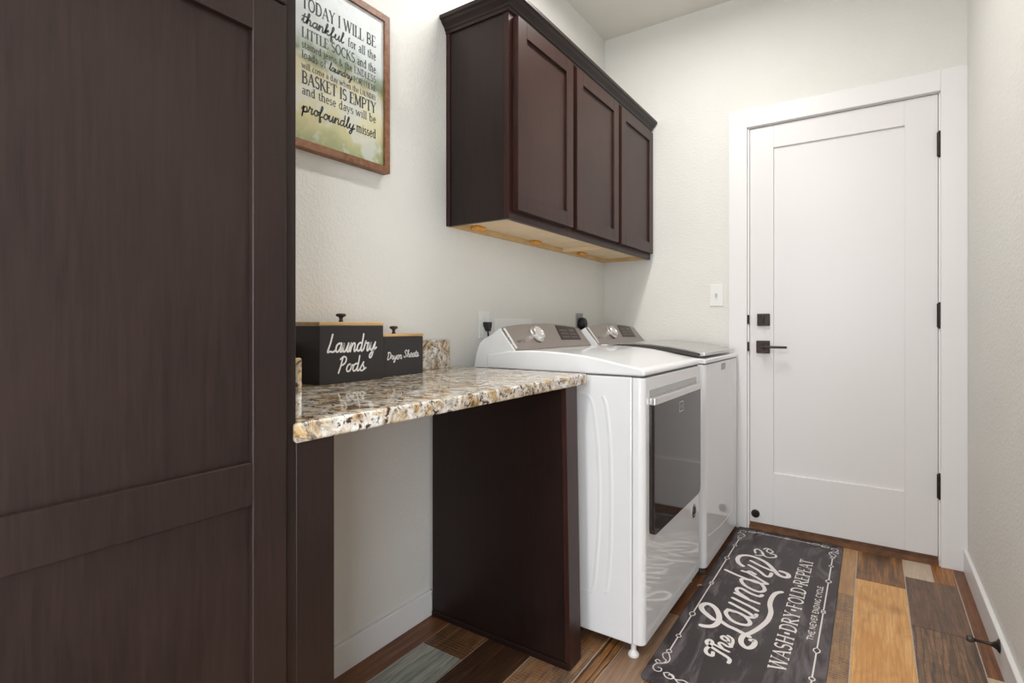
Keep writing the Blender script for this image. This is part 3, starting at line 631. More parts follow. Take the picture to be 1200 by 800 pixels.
# ================================================================== UPPER CABINET
t = thing('wall_cabinet', (-1.20, 2.265, 1.427), 'dark cherry wall cabinet with three doors and crown moulding above the laundry machines', 'cabinet')
Y0, Y1, Z0, Z1, UX = 1.544, 2.983, 1.427, 2.180, -1.055
bm = bmesh.new()
bx(bm, XL+.001, UX-0.019, Y0+.002, Y0+0.016, Z0, Z1); bx(bm, XL+.001, UX-0.019, Y1-0.016, Y1, Z0+0.021, Z1)
bx(bm, XL+.001, UX-0.019, Y0+.016, Y1-.016, Z1-.016, Z1); bx(bm, XL+.001, XL+.010, Y0+.016, Y1-.016, Z0+.03, Z1-.016)
obj('body', bm, M_esp, t)
obj('scribe_strip', bevel_sharp(bx(bmesh.new(), XL+.001, XL+0.019, Y0-0.004, Y0+.002, Z0, 2.17), 0.001, 1), M_cherry, t)
bm = bmesh.new()
for (a, b) in ((Y0, Y0+0.045), (1.977, 2.022), (2.450, 2.500), (Y1-0.035, Y1)): bx(bm, UX-0.019, UX, a, b, Z0, Z1, 0.001, 1)
for (a, b) in ((Z0, Z0+.04), (2.12, Z1)):
    for (c, d) in ((Y0+.045, 1.977), (2.022, 2.450), (2.500, Y1-.035)): bx(bm, UX-0.019, UX, c, d, a, b, 0.0005, 1)
obj('face_frame', bm, M_cherry, t)
obj('underside', bx(bmesh.new(), XL+.011, UX-.0195, Y0+.0165, Y1-.0165, Z0+0.020, Z0+0.029), M_maple, t, label='pale maple cabinet bottom')
bm = bx(bmesh.new(), XL+.0005, XL+0.019, Y0+.0165, Y1-.0165, Z0, Z0+0.0195)
obj('mounting_rail', bm, M_rail, t, label='pale mounting rail along the wall')
obj('end_rail', bx(bmesh.new(), XL+.0195, UX-.0195, 2.962, 2.983, Z0+.001, Z0+.0195), M_rail, t, label='pale end rail under the cabinet')
obj('divider', bx(bmesh.new(), XL+.0195, UX-.0195, 2.425, 2.440, Z0+.001, Z0+.0195), M_maple, t, label='pale divider under the cabinet')
for y in (1.70, 2.14, 2.62):
    obj('corner_block', bevel_sharp(bx(bmesh.new(), XL+.0195, XL+0.050, y-0.03, y+0.03, Z0+0.004, Z0+0.0195), 0.004, 1), M_glue, t, label='amber corner block')
for (a, b) in ((1.566, 1.983), (2.018, 2.462), (2.499, 2.955)):
    cab_door(t, UX+0.0265, a, b, 1.457, 2.139, M_cherry, 0.057, th=0.0255)
prof = [(0.0, 2.152), (0.006, 2.152), (0.008, 2.162), (0.012, 2.165), (0.014, 2.171), (0.020, 2.177), (0.029, 2.184), (0.034, 2.192), (0.038, 2.194), (0.041, 2.197), (0.041, 2.209), (0.0, 2.209)]
bm = bmesh.new(); rings = []
for fn in (lambda o_: (XL+.001, Y0-o_), lambda o_: (UX+o_, Y0-o_), lambda o_: (UX+o_, Y1)):
    rings.append([bm.verts.new((*fn(a), b)) for a, b in prof])
for A, B in zip(rings, rings[1:]):
    for i in range(len(prof)): j = (i+1) % len(prof); bm.faces.new((A[i], A[j], B[j], B[i]))
bm.faces.new(rings[0]); bm.faces.new(rings[-1][::-1])
obj('crown_moulding', bm, M_esp, t)

# ================================================================== FRAMED SIGN
t = thing('framed_sign', (-1.33, 1.042, 1.548), 'walnut-framed laundry poem print hung on the left wall', 'sign')
SY0, SY1, SZ0, SZ1, FW = 0.860, 1.229, 1.548, 2.059, 0.021
bm = bmesh.new(); xa, xb = XL+0.001, -1.310
def mitre(bm, pts):   # pts outer/inner corner pair list for one bar
    a, b, c, d = pts; vs = []
    lo = [bm.verts.new((xa, p[0], p[1])) for p in (a, b, c, d)]; hi = [bm.verts.new((xb, p[0], p[1])) for p in (a, b, c, d)]
    for i in range(4): bm.faces.new((lo[i], lo[(i+1) % 4], hi[(i+1) % 4], hi[i]))
    bm.faces.new(lo[::-1]); bm.faces.new(hi)
O = [(SY0, SZ0), (SY1, SZ0), (SY1, SZ1), (SY0, SZ1)]; I = [(SY0+FW, SZ0+FW), (SY1-FW, SZ0+FW), (SY1-FW, SZ1-FW), (SY0+FW, SZ1-FW)]
for i in range(4): mitre(bm, (O[i], O[(i+1) % 4], I[(i+1) % 4], I[i]))
obj('frame', bm, M_walnut, t)
pr = box('print', XL+0.002, -1.3185, SY0+FW-.002, SY1-FW+.002, SZ0+FW-.002, SZ1-FW+.002, M_art, t, origin=(-1.32, 1.045, 1.80), label='pastoral green and pale blue print')
bm = bmesh.new(); u, v, n = Vector((0, 1, 0)), Vector((0, 0, 1)), Vector((1, 0, 0)); oo = Vector((-1.3181, 0, 0))
YA, YE = 0.908, 1.177
def line(z, parts):
    for (s, font, y0, y1, h, bd) in parts:
        text(bm, s, oo+u*y0+v*z, u, v, n, h, y1-y0, font, bd*(1.35 if font == 'serif' else 0.9), slant=0.12 if font == 'script' else 0, lc=1.0)
line(1.940, [('TODAY I WILL BE', 'serif', YA, YE, .034, 1.0)])
line(1.899, [('thankful', 'script', YA, 1.050, .032, 1.7), ('for all the', 'serif', 1.066, YE, .026, 1.0)])
line(1.858, [('LITTLE SOCKS', 'serif', YA, 1.093, .028, 1.0), ('and the', 'serif', 1.101, YE, .025, 1.0)])
line(1.828, [('stained jeans & the', 'serif', YA, 1.083, .020, .9), ('ENDLESS', 'serif', 1.090, YE, .020, .9)])
line(1.800, [('loads of', 'serif', YA, .989, .020, .9), ('laundry', 'script', .999, 1.082, .024, 1.7), ('FOR THERE', 'serif', 1.088, YE, .017, .9)])
line(1.771, [('will come a day when the', 'serif', YA, 1.108, .017, .85), ('LAUNDRY', 'serif', 1.113, YE, .016, .9)])
line(1.730, [('BASKET IS EMPTY', 'serif', YA, YE, .033, 1.1)])
line(1.699, [('and these days will be', 'serif', YA, YE, .024, .95)])
line(1.650, [('profoundly', 'script', YA, 1.090, .034, 1.6), ('missed', 'serif', 1.098, YE, .028, 1.0)])
obj('lettering', bm, M_ink, t, label='dark serif and script verse')

# ================================================================== DRYER AND WASHER
def console(par, y0, y1, knob_y, disp, top0=1.030, arch=0.020):
    """white back housing with the sloped metallic control panel"""
    side = [(-1.262, 0.889), (-1.262, 0.900), (-1.252, 0.945), (-1.236, 0.985), (-1.215, 1.002), (-1.180, 1.018), (-1.146, top0+0.010), (-1.075, 0.957), (-1.060, 0.953), (-1.055, 0.889)]
    bm = bmesh.new(); k = 17; rings = []
    for j in range(k):
        s = j/(k-1); y = y0+(y1-y0)*s; a = arch*(math.sin(PI*s))**0.7-0.006*s
        rings.append([bm.verts.new((x, y, z+(a*min(1, max(0, (z-0.957)/0.07)) if z > 0.957 else 0))) for x, z in side])
    for A, B in zip(rings, rings[1:]):
        for i in range(len(side)): q = (i+1) % len(side); bm.faces.new((A[i], A[q], B[q], B[i]))
    bm.faces.new(rings[0]); bm.faces.new(rings[-1][::-1])
    h = obj('console_housing', bm, M_white, par); smooth_by_angle(h, 30)
    def pt(s, q, lift=0.0):
        y = y0+(y1-y0)*s; a = arch*(math.sin(PI*min(1, max(0, s))))**0.7-0.006*s
        p = Vector((-1.078, y, 0.9600)).lerp(Vector((-1.142, y, top0+0.0105+a)), q)
        nn = Vector((0.085, 0, 0.068)).normalized(); return p+nn*lift
    def patch(bm, s0, s1, q0, q1, lift, ks=14, skew=0.0):
        top = [[bm.verts.new(pt(s0+(s1-s0)*i/ks-skew*(1-q), q0+(q1-q0)*q, lift)) for i in range(ks+1)] for q in (0, 0.5, 1)]
        bot = [[bm.verts.new(pt(s0+(s1-s0)*i/ks-skew*(1-q), q0+(q1-q0)*q, 0.0005)) for i in range(ks+1)] for q in (0, 1)]
        for r in range(2):
            for i in range(ks): bm.faces.new((top[r][i], top[r][i+1], top[r+1][i+1], top[r+1][i]))
        for (a, b) in ((bot[0], top[0]), (top[2], bot[1])):
            for i in range(ks): bm.faces.new((a[i], a[i+1], b[i+1], b[i]))
        for i in (0, ks): bm.faces.new((bot[0][i], top[0][i], top[1][i], top[2][i], bot[1][i]))
        return bm
    panel = obj('control_panel', patch(bmesh.new(), 0.012, 0.992, 0.0, 1.0, 0.004), M_slate, par); smooth_by_angle(panel, 30)
    obj('end_trim', patch(bmesh.new(), 0.014, 0.034, 0.06, 0.94, 0.0055, 2), M_chrome, panel, label='bright chrome end trim')
    s = (knob_y-y0)/(y1-y0); c = pt(s, 0.55, 0.004); nn = Vector((0.085, 0, 0.068)).normalized()
    bm = lathe(bmesh.new(), c, nn, [(0.036, 0.0), (0.036, 0.004), (0.031, 0.006), (0.030, 0.018), (0.027, 0.021), (0.022, 0.021), (0.020, 0.018), (0.0, 0.018)], 28)
    kn = obj('knob', bm, M_silver, panel); smooth_by_angle(kn, 30)
    d = obj('display', patch(bmesh.new(), disp[0], disp[1], 0.30, 0.93, 0.0058, 4, 0.02), M_disp, panel, label='black display window')
    bm = bmesh.new()
    sq = disp[1]-disp[0]
    for (a, b, q0, q1) in ((.10, .45, .40, .44), (.10, .45, .55, .59), (.10, .45, .70, .74), (.55, .90, .40, .44), (.55, .90, .55, .59), (.60, .85, .70, .80)):
        top = [bm.verts.new(pt(disp[0]+sq*aa-0.02*(1-(qq-.3)/.63), qq, 0.0062)) for aa, qq in ((a, q0), (b, q0), (b, q1), (a, q1))]
        bm.faces.new(top)
    obj('display_marks', bm, M_dim, panel)
    U = Vector((0, 1, 0)); V = (pt(.1, 1)-pt(.1, 0)).normalized()
    bm = bmesh.new(); text(bm, 'MAYTAG', pt(0.075, 0.30, 0.0046), U, V, nn, 0.010, 0.055, 'serif', 1.4, serif=False)
    obj('lettering', bm, M_ink, panel, label='small dark maker name')
    return h
def cap(par, y0, y1, xf, drop=0.0, seamx=-1.0):
    pr = [(-1.20, 0.893), (-1.20, 0.945), (-1.10, 0.959), (-1.02, 0.963), (-0.94, 0.962), (-0.86, 0.958), (-0.79, 0.951), (-0.73, 0.941), (-0.675, 0.930), (xf-0.012, 0.917), (xf, 0.906), (xf, 0.893)]
    bm = bmesh.new(); prism(bm, [(x, z-drop*max(0, (z-0.93)/0.03) if z > 0.93 else z) for x, z in pr], 'y', y0, y1)
    bevel_sharp(bm, 0.007, 3, 28); return bm

# --- dryer
DY0, DY1, DF = 1.610, 2.262, -0.589
t = thing('dryer', (-0.925, 1.936, 0), 'white front-loading dryer with dark glass door beside the counter', 'dryer')
ribm = bmesh.new(); bx(ribm, -1.262, -0.6292, DY0, DY1, 0.045, 0.888, 0.004, 2)
obj('cabinet_shell', ribm, M_white, t)
# embossed bands on the exposed side
def band(pts, w):
    bm = bmesh.new(); P_ = catmull(pts, 6); n_ = len(P_); sec = [(-w/2, 0), (-w/2+.007, .0015), (w/2-.007, .0015), (w/2, 0)]
    rings = []
    for i in range(n_):
        a, b = P_[max(0, i-1)], P_[min(n_-1, i+1)]; dx, dz = b[0]-a[0], b[1]-a[1]; l = math.hypot(dx, dz)
        nx, nz = -dz/l, dx/l; x, z = P_[i]
        rings.append([bm.verts.new((x+nx*o_, DY0+0.0002-h_, z+nz*o_)) for o_, h_ in sec])
    for A, B in zip(rings, rings[1:]):
        for i in range(3): bm.faces.new((A[i], A[i+1], B[i+1], B[i]))
    bm.faces.new(rings[0]); bm.faces.new(rings[-1][::-1]); return bm
for pts in ([(-.810, .826), (-.785, .822), (-.765, .795), (-.752, .72), (-.742, .60), (-.740, .45), (-.748, .30), (-.762, .19), (-.790, .172), (-.812, .170)],
            [(-.728, .823), (-.716, .79), (-.705, .70), (-.700, .60), (-.698, .45), (-.702, .30), (-.712, .20), (-.722, .188)]):
    obj('side_rib', band(pts, 0.018), M_white, t, smooth=False)
bm = bmesh.new(); bx(bm, -0.6262, DF, DY0, DY1, 0.047, 0.887)
es = [e for e in bm.edges if vert_edge(e) and e.verts[0].co.x > -0.6]
bmesh.ops.bevel(bm, geom=es, offset=0.022, segments=6, affect='EDGES', profile=0.5)
bmesh.ops.recalc_face_normals(bm, faces=bm.faces)
es = [e for e in bm.edges if abs(e.verts[0].co.z-e.verts[1].co.z) < 1e-6 and max(e.verts[0].co.x, e.verts[1].co.x) > -0.62]
bmesh.ops.bevel(bm, geom=es, offset=0.005, segments=3, affect='EDGES', profile=0.5)
fp = obj('front_panel', bm, M_white, t); smooth_by_angle(fp, 40)
obj('seam', bx(bmesh.new(), -0.6276, -0.6261, DY0+.004, DY1-.004, 0.05, 0.884), M_seam, t)
obj('seam', bx(bmesh.new(), -1.255, DF-0.008, DY0+.006, DY1-.006, 0.8865, 0.894), M_seam, t)
tp = obj('top_cover', cap(t, DY0+.001, DY1-.001, DF+0.001), M_white, t); smooth_by_angle(tp, 40)
console(t, DY0+.006, DY1-.006, 1.822, (0.625, 0.905))
# door: dark glass with a bright handle bar and a finger scoop above
dr = thing('x', (0, 0, 0), 'x', 'x'); bpy.data.objects.remove(dr)
gy0, gy1 = 1.655, 2.205
bm = bmesh.new(); prism(bm, [(gy0, 0.402), (gy0+.006, 0.388), (gy0+.018, 0.384), (gy1-.030, 0.384), (gy1-.008, 0.392), (gy1, 0.412), (gy1, 0.800), (gy0, 0.800)], 'x', DF-.002, -0.5715)
d = obj('door', bevel_sharp(bm, 0.0025, 2, 50), M_glass, t, label='smoked dark glass door')
obj('handle_bar', bevel_sharp(bx(bmesh.new(), DF, -0.5690, gy0-.001, gy1+.001, 0.7985, 0.822), 0.003, 2), M_silver, d, label='satin silver handle bar')
obj('finger_scoop', bx(bmesh.new(), DF-.001, DF+.0012, gy0, gy1, 0.822, 0.846, 0.0006, 1), plain('scoop_grey', (0.42, 0.42, 0.42), 0.25, 0.3), t, label='grey finger scoop above the handle')
bm = bmesh.new(); U, V, NN = Vector((0, 1, 0)), Vector((0, 0, 1)), Vector((1, 0, 0)); o_ = Vector((-0.5711, 1.918, 0.744))

for p, q in (((-.001, 0), (.049, 0)), ((.048, 0), (.048, .034)), ((.049, .034), (-.001, .034)), ((0, .034), (0, 0))): ribbon(bm, [p, q], .0022, o_, U, V, NN, False)
ribbon(bm, [(.013, .009), (.013, .025), (.024, .014), (.035, .025), (.035, .009)], .0016, o_, U, V, NN, False)
obj('emblem', bm, M_silver, d, label='silver square outline emblem')
bm = bmesh.new(); lathe(bm, (DF, 2.168, 0.314), (1, 0, 0), [(0.029, 0), (0.029, .0012), (0.0, .0014)], 24)
st_ = obj('badge', bm, M_silver, t, label='round silver and black badge')
bm = bmesh.new(); lathe(bm, (DF+.0012, 2.168, 0.314), (1, 0, 0), [(0.025, 0), (0.025, .0008), (0.0, .0009)], 24)
bd = obj('badge_centre', bm, M_canblk, st_)
bm = bmesh.new(); ribbon(bm, arc(0, 0, .014, .014, 20, 200, 10), .004, Vector((DF+.0024, 2.168, 0.322)), U, V, NN, False); ribbon(bm, [(-.012, -.014), (.012, -.014)], .006, Vector((DF+.0024, 2.168, 0.314)), U, V, NN, False)
obj('badge_mark', bm, M_silver, st_)
for (x, y) in ((-0.632, DY0+.022), (-0.632, DY1-.03), (-1.22, DY0+.03), (-1.22, DY1-.03)):
    bm = lathe(bmesh.new(), (x, y, 0.0005), (0, 0, 1), [(0.017, 0), (0.018, 0.006), (0.014, 0.012), (0.0085, 0.018), (0.0085, 0.046)], 16)
    obj('foot', bm, M_whitep, t)

# --- washer
WY0, WY1, WF = 2.312, 2.958, -0.580
t = thing('washer', (-0.92, 2.635, 0), 'white top-loading washer with grey metallic lid near the door', 'washer')
obj('cabinet_shell', bx(bmesh.new(), -1.262, -0.6185, WY0, WY1, 0.032, 0.885, 0.004, 2), M_white, t)
bm = bmesh.new(); bx(bm, -0.6180, WF, WY0, WY1, 0.030, 0.886)
es = [e for e in bm.edges if vert_edge(e) and e.verts[0].co.x > -0.6]
bmesh.ops.bevel(bm, geom=es, offset=0.026, segments=6, affect='EDGES', profile=0.5)
fp = obj('front_panel', bm, M_white, t); smooth_by_angle(fp, 40)
bm = tube(bmesh.new(), [(WF+.0002, y, z) for y, z in catmull([(2.775, 0.885), (2.80, 0.80), (2.835, 0.62), (2.848, 0.42), (2.838, 0.24), (2.815, 0.13), (2.79, 0.128), (2.60, 0.13), (2.36, 0.155)], 6)], 0.0013, 6)
obj('front_crease', bm, M_white, t, smooth=True)
obj('seam', bx(bmesh.new(), -1.25, WF-0.006, WY0+.006, WY1-.006, 0.8845, 0.8905), M_seam, t)
pr = [(-1.20, 0.890), (-1.20, 0.925), (-1.05, 0.936), (-0.85, 0.932), (-0.68, 0.916), (WF-.02, 0.911), (WF-.004, 0.910), (WF+.001, 0.902), (WF+.001, 0.890)]
bm = prism(bmesh.new(), pr, 'y', WY0+.001, WY1-.001); bevel_sharp(bm, 0.006, 3, 28)
smooth_by_angle(obj('top_cover', bm, M_white, t), 40)
console(t, WY0+.012, WY1-.006, 2.56, (0.58, 0.86))
def lid_bm(o0, o1, ya, yb, xf):
    pts = [(-1.045, .960), (-0.98, .967), (-0.90, .968), (-0.82, .964), (-0.74, .956), (-0.67, .946), (xf, .934)]
    return prism(bmesh.new(), [(x, z+o0) for x, z in pts]+[(x, z+o1) for x, z in reversed(pts)], 'y', ya, yb)
ld = obj('lid', bevel_sharp(lid_bm(-.003, .003, WY0+.028, WY1-.030, -0.612), 0.0015, 2, 50), M_lid, t, label='grey metallic lid'); smooth_by_angle(ld, 30)
obj('lid_underside', lid_bm(-.018, -.0034, WY0+.029, WY1-.036, -0.616), plain('lid_dark_trim', (0.07, 0.062, 0.06), 0.3), ld, label='dark lid edge')  # dark trim band along the lid edge, its own colour
obj('lid_handle', bevel_sharp(bx(bmesh.new(), -0.6115, -0.590, WY0+.028, WY1-.030, 0.922, 0.936), 0.003, 3), M_silver, ld, label='silver front lip of the lid')
obj('lid_hinge', bevel_sharp(bx(bmesh.new(), -1.060, -1.030, WY0+.010, WY0+.027, 0.945, 0.963), 0.003, 2), M_white, t)
bm = bmesh.new(); bx(bm, WF, WF+.001, 2.595, 2.680, 0.846, 0.876)
em = obj('emblem', bm, M_slate, t, label='small grey square emblem')
bm = bmesh.new(); ribbon(bm, [(.018, .006), (.018, .024), (.042, .010), (.066, .024), (.066, .006)], .003, Vector((WF+.0014, 2.595, .846)), U, V, NN, False)
obj('emblem_mark', bm, M_chrome, em)
for (x, y) in ((-0.606, WY0+.02), (-0.62, WY1-.03), (-1.22, WY0+.03), (-1.22, WY1-.03)):
    obj('foot', lathe(bmesh.new(), (x, y, 0.0005), (0, 0, 1), [(0.020, 0), (0.021, 0.010), (0.014, 0.016), (0.009, 0.034)], 16), M_rubber, t)

# ================================================================== OUTLETS, SWITCH, DOOR STOP
def plate(name, label, cat, x0, x1, y0, y1, z0, z1, mat, bev=0.002):
    t = thing(name, ((x0+x1)/2, (y0+y1)/2, z0), label, cat)
    obj('cover_plate', bevel_sharp(bx(bmesh.new(), x0, x1, y0, y1, z0, z1), bev, 2), mat, t); return t
t = plate('wall_outlet', 'white wall outlet with a black plug behind the dryer', 'outlet', XL+.0005, XL+.006, 1.741, 1.812, 0.998, 1.113, M_whitep)
for z in (1.078, 1.034): obj('socket', bevel_sharp(bx(bmesh.new(), XL+.006, XL+.008, 1.760, 1.793, z-.014, z+.014), 0.0007, 1), M_whitep, t)
t = thing('power_plug', (XL+.03, 1.776, 1.03), 'black power plug with cord in the left wall outlet', 'plug')
bm = bmesh.new(); prism(bm, [(1.762, 1.066), (1.798, 1.066), (1.796, 1.048), (1.790, 1.036), (1.789, 1.028), (1.777, 1.028), (1.774, 1.036), (1.763, 1.050)], 'x', XL+.008, XL+.030)
obj('plug_body', bevel_sharp(bm, 0.002, 2, 30), M_black, t)
obj('cord', tube(bmesh.new(), catmull([(1.782, 1.030), (1.786, 1.005), (1.792, .97), (1.80, .90), (1.80, .75)], 5) and [(XL+.019, y, z) for y, z in catmull([(1.782, 1.032), (1.786, 1.005), (1.792, .97), (1.80, .90), (1.80, .75)], 5)], 0.0038), M_black, t, smooth=True)
t = plate('hookup_box', 'white rectangular washer hookup box cover set in the wall behind the dryer', 'cover', XL+.0005, XL+.005, 1.852, 2.145, 0.925, 1.083, M_whitep)
obj('inner_door', bevel_sharp(bx(bmesh.new(), XL+.005, XL+.0065, 1.872, 2.125, 0.945, 1.066), 0.0007, 1), M_whitep, t)
t = plate('dryer_outlet', 'grey metal outlet plate with a big round black plug between the machines', 'outlet', XL+.0005, XL+.006, 2.608, 2.686, 1.000, 1.118, plain('steel_plate', (0.30, 0.30, 0.30), 0.4, 0.6))
t = thing('dryer_plug', (XL+.03, 2.66, 1.05), 'big round black plug on the grey outlet plate', 'plug')
bm = lathe(bmesh.new(), (XL+.006, 2.655, 1.062), (1, 0, 0), [(0.031, 0), (0.033, .004), (0.033, .018), (0.029, .028), (0.020, .033), (0.0, .034)], 24)
pb = obj('plug_body', bm, M_black, t); smooth_by_angle(pb, 40)
obj('cord', tube(bmesh.new(), [(XL+.035, y, z) for y, z in catmull([(2.65, 1.03), (2.64, 1.0), (2.635, .95), (2.64, .80)], 5)], 0.009), M_black, t, smooth=True)
t = thing('light_switch', (-0.691, YB-.003, 1.155), 'white toggle light switch on the far wall left of the door', 'switch')
obj('cover_plate', bevel_sharp(bx(bmesh.new(), -0.725, -0.657, YB-.006, YB-.0003, 1.155, 1.272), 0.0018, 2), M_whitep, t)
obj('toggle', bevel_sharp(bx(bmesh.new(), -0.6955, -0.6875, YB-.018, YB-.006, 1.204, 1.224), 0.002, 2), plain('toggle_ivory', (0.55, 0.53, 0.50), 0.4), t)
t = thing('door_stop', (XR-.014, 2.190, 0.072), 'dark bronze rigid door stop on the right baseboard', 'door stop')
bm = lathe(bmesh.new(), (XR-.0142, 2.190, 0.072), (-1, 0, 0), [(0.020, 0), (0.020, .003), (0.013, .007), (0.007, .016), (0.0045, .026), (0.0042, .052), (0.006, .060), (0.0085, .062)], 20)
obj('arm', bm, M_bronze, t, smooth=True)
obj('tip', lathe(bmesh.new(), (XR-.0142-.0622, 2.190, 0.072), (-1, 0, 0), [(0.0088, 0), (0.0100, .004), (0.0100, .011), (0.007, .016), (0, .017)], 20), M_rubber, t, smooth=True)

# ================================================================== FLOOR MAT
t = thing('laundry_mat', (-0.345, 2.255, 0.0), 'charcoal cushioned floor mat lettered The Laundry Co in white', 'mat')
hx, hy = 0.2325, 0.722
poly = []
for (sx, sy, a0) in ((1, 1, 0), (-1, 1, 90), (-1, -1, 180), (1, -1, 270)):
    poly += [(-0.345+sx*(hx-.022)+.022*math.cos(math.radians(a0+a)), 2.255+sy*(hy-.022)+.022*math.sin(math.radians(a0+a))) for a in (0, 18, 36, 54, 72, 90)]
bm = prism(bmesh.new(), poly, 'z', 0.0003, 0.0065)
obj('mat_body', bevel_sharp(bm, 0.002, 2, 50), M_rug, t)
RZ = 0.0068
RC = Vector((-0.345, 2.235, RZ)); X_, Y_, Z_ = Vector((1, 0, 0)), Vector((0, 1, 0)), Vector((0, 0, 1))
bm = bmesh.new()
RUG=[
(0.01,[(-0.078,-0.456),(-0.076,-0.475),(-0.09,-0.475),(-0.099,-0.462),(-0.1,-0.444),(-0.093,-0.418),(-0.093,-0.4),(-0.103,-0.392),(-0.11,-0.405),(-0.105,-0.419),(-0.091,-0.428),(-0.063,-0.443),(-0.037,-0.455),(-0.025,-0.467),(-0.025,-0.484)]),
(0.008,[(-0.085,-0.41),(-0.062,-0.418),(-0.037,-0.425)]),
(0.008,[(-0.059,-0.416),(-0.073,-0.397),(-0.067,-0.387),(-0.047,-0.397),(-0.035,-0.393)]),
(0.008,[(-0.035,-0.393),(-0.05,-0.372),(-0.067,-0.365),(-0.075,-0.355),(-0.07,-0.343),(-0.054,-0.353),(-0.049,-0.371)]),
(0.008,[(-0.059,-0.333),(-0.043,-0.343),(-0.037,-0.362),(-0.036,-0.391)]),
(0.016,[(-0.125,-0.256),(-0.146,-0.24),(-0.17,-0.218),(-0.183,-0.19),(-0.176,-0.163),(-0.158,-0.157),(-0.135,-0.176),(-0.116,-0.212),(-0.107,-0.248),(-0.108,-0.282),(-0.119,-0.305),(-0.138,-0.317),(-0.15,-0.319)]),
(0.014,[(-0.107,-0.248),(-0.074,-0.27),(-0.044,-0.279),(-0.014,-0.292),(0.002,-0.3)]),
(0.014,[(-0.014,-0.292),(-0.018,-0.328),(-0.011,-0.356),(0.005,-0.37),(0.018,-0.361),(0.024,-0.336),(0.02,-0.314),(0.01,-0.318)]),
(0.014,[(-0.013,-0.293),(0.002,-0.271),(0.023,-0.214),(0.037,-0.154),(0.038,-0.09),(0.026,-0.03),(0.025,0.029),(0.033,0.074),(0.05,0.097)]),
(0.012,[(-0.075,-0.162),(-0.095,-0.163),(-0.096,-0.19),(-0.071,-0.224),(-0.042,-0.235),(-0.016,-0.226),(-0.013,-0.202),(-0.035,-0.172),(-0.061,-0.159),(-0.077,-0.161)]),
(0.012,[(-0.096,-0.156),(-0.061,-0.159),(-0.029,-0.172),(-0.008,-0.164)]),
(0.012,[(-0.1,-0.102),(-0.06,-0.122),(-0.028,-0.139),(-0.006,-0.157),(-0.003,-0.136)]),
(0.012,[(-0.099,-0.059),(-0.062,-0.076),(-0.029,-0.091),(-0.005,-0.106)]),
(0.012,[(-0.1,-0.013),(-0.051,-0.037),(-0.01,-0.048)]),
(0.012,[(-0.051,-0.033),(-0.095,0.004),(-0.1,0.03),(-0.086,0.038),(-0.05,0.017),(-0.018,0.01),(-0.009,0.028)]),
(0.012,[(-0.077,0.131),(-0.099,0.128),(-0.1,0.106),(-0.081,0.074),(-0.049,0.053),(-0.021,0.05),(-0.008,0.077),(-0.024,0.117),(-0.053,0.137),(-0.078,0.135)]),
(0.012,[(-0.176,0.173),(-0.13,0.152),(-0.09,0.138),(-0.043,0.124),(-0.009,0.135)]),
(0.012,[(-0.115,0.204),(-0.097,0.202),(-0.087,0.217),(-0.064,0.201)]),
(0.012,[(-0.094,0.202),(-0.052,0.173),(-0.008,0.138)]),
(0.012,[(-0.102,0.279),(-0.056,0.244),(-0.024,0.207),(-0.009,0.217),(-0.008,0.249)]),
(0.012,[(-0.103,0.33),(-0.057,0.298),(-0.01,0.275)]),
(0.015,[(-0.122,0.254),(-0.143,0.277),(-0.156,0.317),(-0.15,0.36),(-0.122,0.381),(-0.081,0.374),(-0.04,0.343),(-0.007,0.293),(0.017,0.251),(0.041,0.239),(0.055,0.252),(0.051,0.277),(0.034,0.288),(0.021,0.29)]),
(0.007,[(-0.1,0.428),(-0.109,0.46),(-0.1,0.481),(-0.079,0.461),(-0.067,0.426),(-0.082,0.409),(-0.096,0.406)]),
(0.007,[(-0.076,0.444),(-0.055,0.412),(-0.035,0.413),(-0.017,0.432),(-0.022,0.456),(-0.042,0.457)]),
(0.006,[(-0.076,0.495),(-0.066,0.515),(-0.049,0.507),(-0.035,0.484),(-0.047,0.466),(-0.061,0.48),(-0.057,0.508),(-0.041,0.493)]),
]

for wd, pts in RUG: ribbon(bm, catmull(pts, 6), wd*1.22, RC, X_, Y_, Z_)
obj('title_script', bm, M_ruglet, t)
bm = bmesh.new()
text(bm, 'WASH-DRY-FOLD-REPEAT', Vector((-0.345+.1275, 2.235-.438, RZ)), Y_, -X_, Z_, 0.048, 0.916, 'serif', 1.55)
obj('subtitle', bm, M_ruglet, t); bm = bmesh.new()
text(bm, 'THE NEVER ENDING CYCLE', Vector((-0.345+.182, 2.235-.207, RZ)), Y_, -X_, Z_, 0.018, 0.440, 'serif', 2.1, serif=False)
obj('tagline', bm, M_ruglet, t)
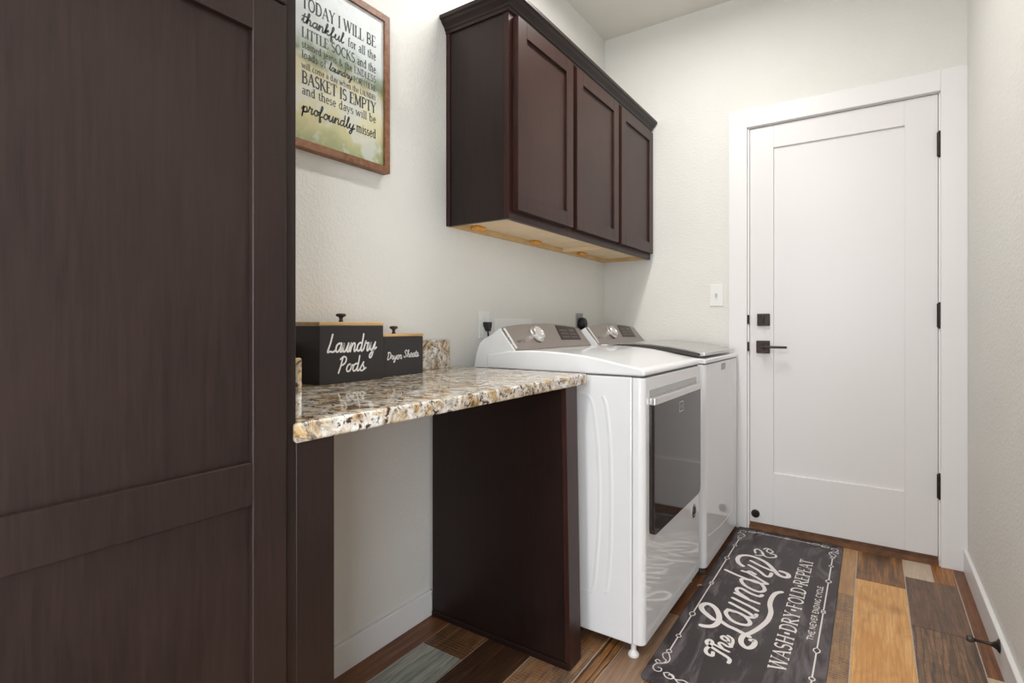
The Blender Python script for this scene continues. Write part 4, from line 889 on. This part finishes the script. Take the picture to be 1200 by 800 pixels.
# border: thin rules with beads and a scroll in each corner
bm = bmesh.new(); RO = Vector((-0.345, 2.255, RZ)); BX, BY, lw = 0.1965, 0.672, 0.0045
for s in (-1, 1):
    segs = [(-.54, -.455), (-.437, -.296), (-.264, -.012), (.012, .264), (.296, .437), (.455, .54)]
    for a, b in segs: ribbon(bm, [(s*BX, a), (s*BX, b)], lw, RO, X_, Y_, Z_, False)
    for c in (-.28, .28): ribbon(bm, [(s*BX, c-.018), (s*BX-.009, c-.006), (s*BX-.009, c+.006), (s*BX, c+.018), (s*BX+.009, c+.006), (s*BX+.009, c-.006), (s*BX, c-.018)], lw*.9, RO, X_, Y_, Z_, False)
    for c in (-.446, .446, -.548, .548): ribbon(bm, arc(s*BX, c, .008, .009, 0, 360, 10), lw*.8, RO, X_, Y_, Z_, False)
    for c in (-.006, .006): ribbon(bm, arc(s*BX, c, .007, .006, 0, 360, 8), lw*.8, RO, X_, Y_, Z_, False)
    ribbon(bm, [(-.085, s*BY), (.085, s*BY)], lw, RO, X_, Y_, Z_, False)
    ribbon(bm, arc(0, s*BY, .012, .007, 0, 360, 10), lw*.8, RO, X_, Y_, Z_, False)
    for sx in (-1, 1):
        ribbon(bm, arc(sx*.090, s*BY, .006, .006, 0, 360, 8), lw*.8, RO, X_, Y_, Z_, False)
        # the two scrolls of a corner
        def cn(p): return (sx*(BX+p[0]), s*(BY+p[1]))
        for pts in ([(0, -.115), (.012, -.100), (.004, -.080), (-.008, -.070), (-.004, -.052), (.012, -.040), (.016, -.018), (.004, -.004), (-.010, -.010), (-.008, -.024), (.002, -.024)],
                    [(0, -.115), (-.010, -.098), (-.016, -.080), (-.012, -.060), (.002, -.050)],
                    [(.006, -.056), (.016, -.062), (.020, -.052), (.012, -.044)],
                    [(-.020, -.008), (-.030, .006), (-.046, .008), (-.052, -.006), (-.042, -.014), (-.036, -.006)],
                    [(-.020, -.008), (-.034, -.016), (-.058, .002), (-.080, -.006), (-.100, 0)],
                    [(-.058, .002), (-.070, .012), (-.084, .010), (-.090, .002)]):
            ribbon(bm, catmull([cn(p) for p in pts], 5), lw*.85, RO, X_, Y_, Z_)
obj('border_print', bm, M_ruglet, t)
bm = tube(bmesh.new(), [(-0.585, 2.195, 0.006), (-0.578, 2.200, 0.011), (-0.570, 2.199, 0.013), (-0.562, 2.204, 0.010)], [0.004, 0.0045, 0.004, 0.002], 8)
s_ = obj('wood_chip', bm, PM['orange'], smooth=True, origin=(-0.573, 2.20, 0.006))
tag(s_, 'tiny brown scrap lying on the mat edge below the gap between the machines', 'scrap')
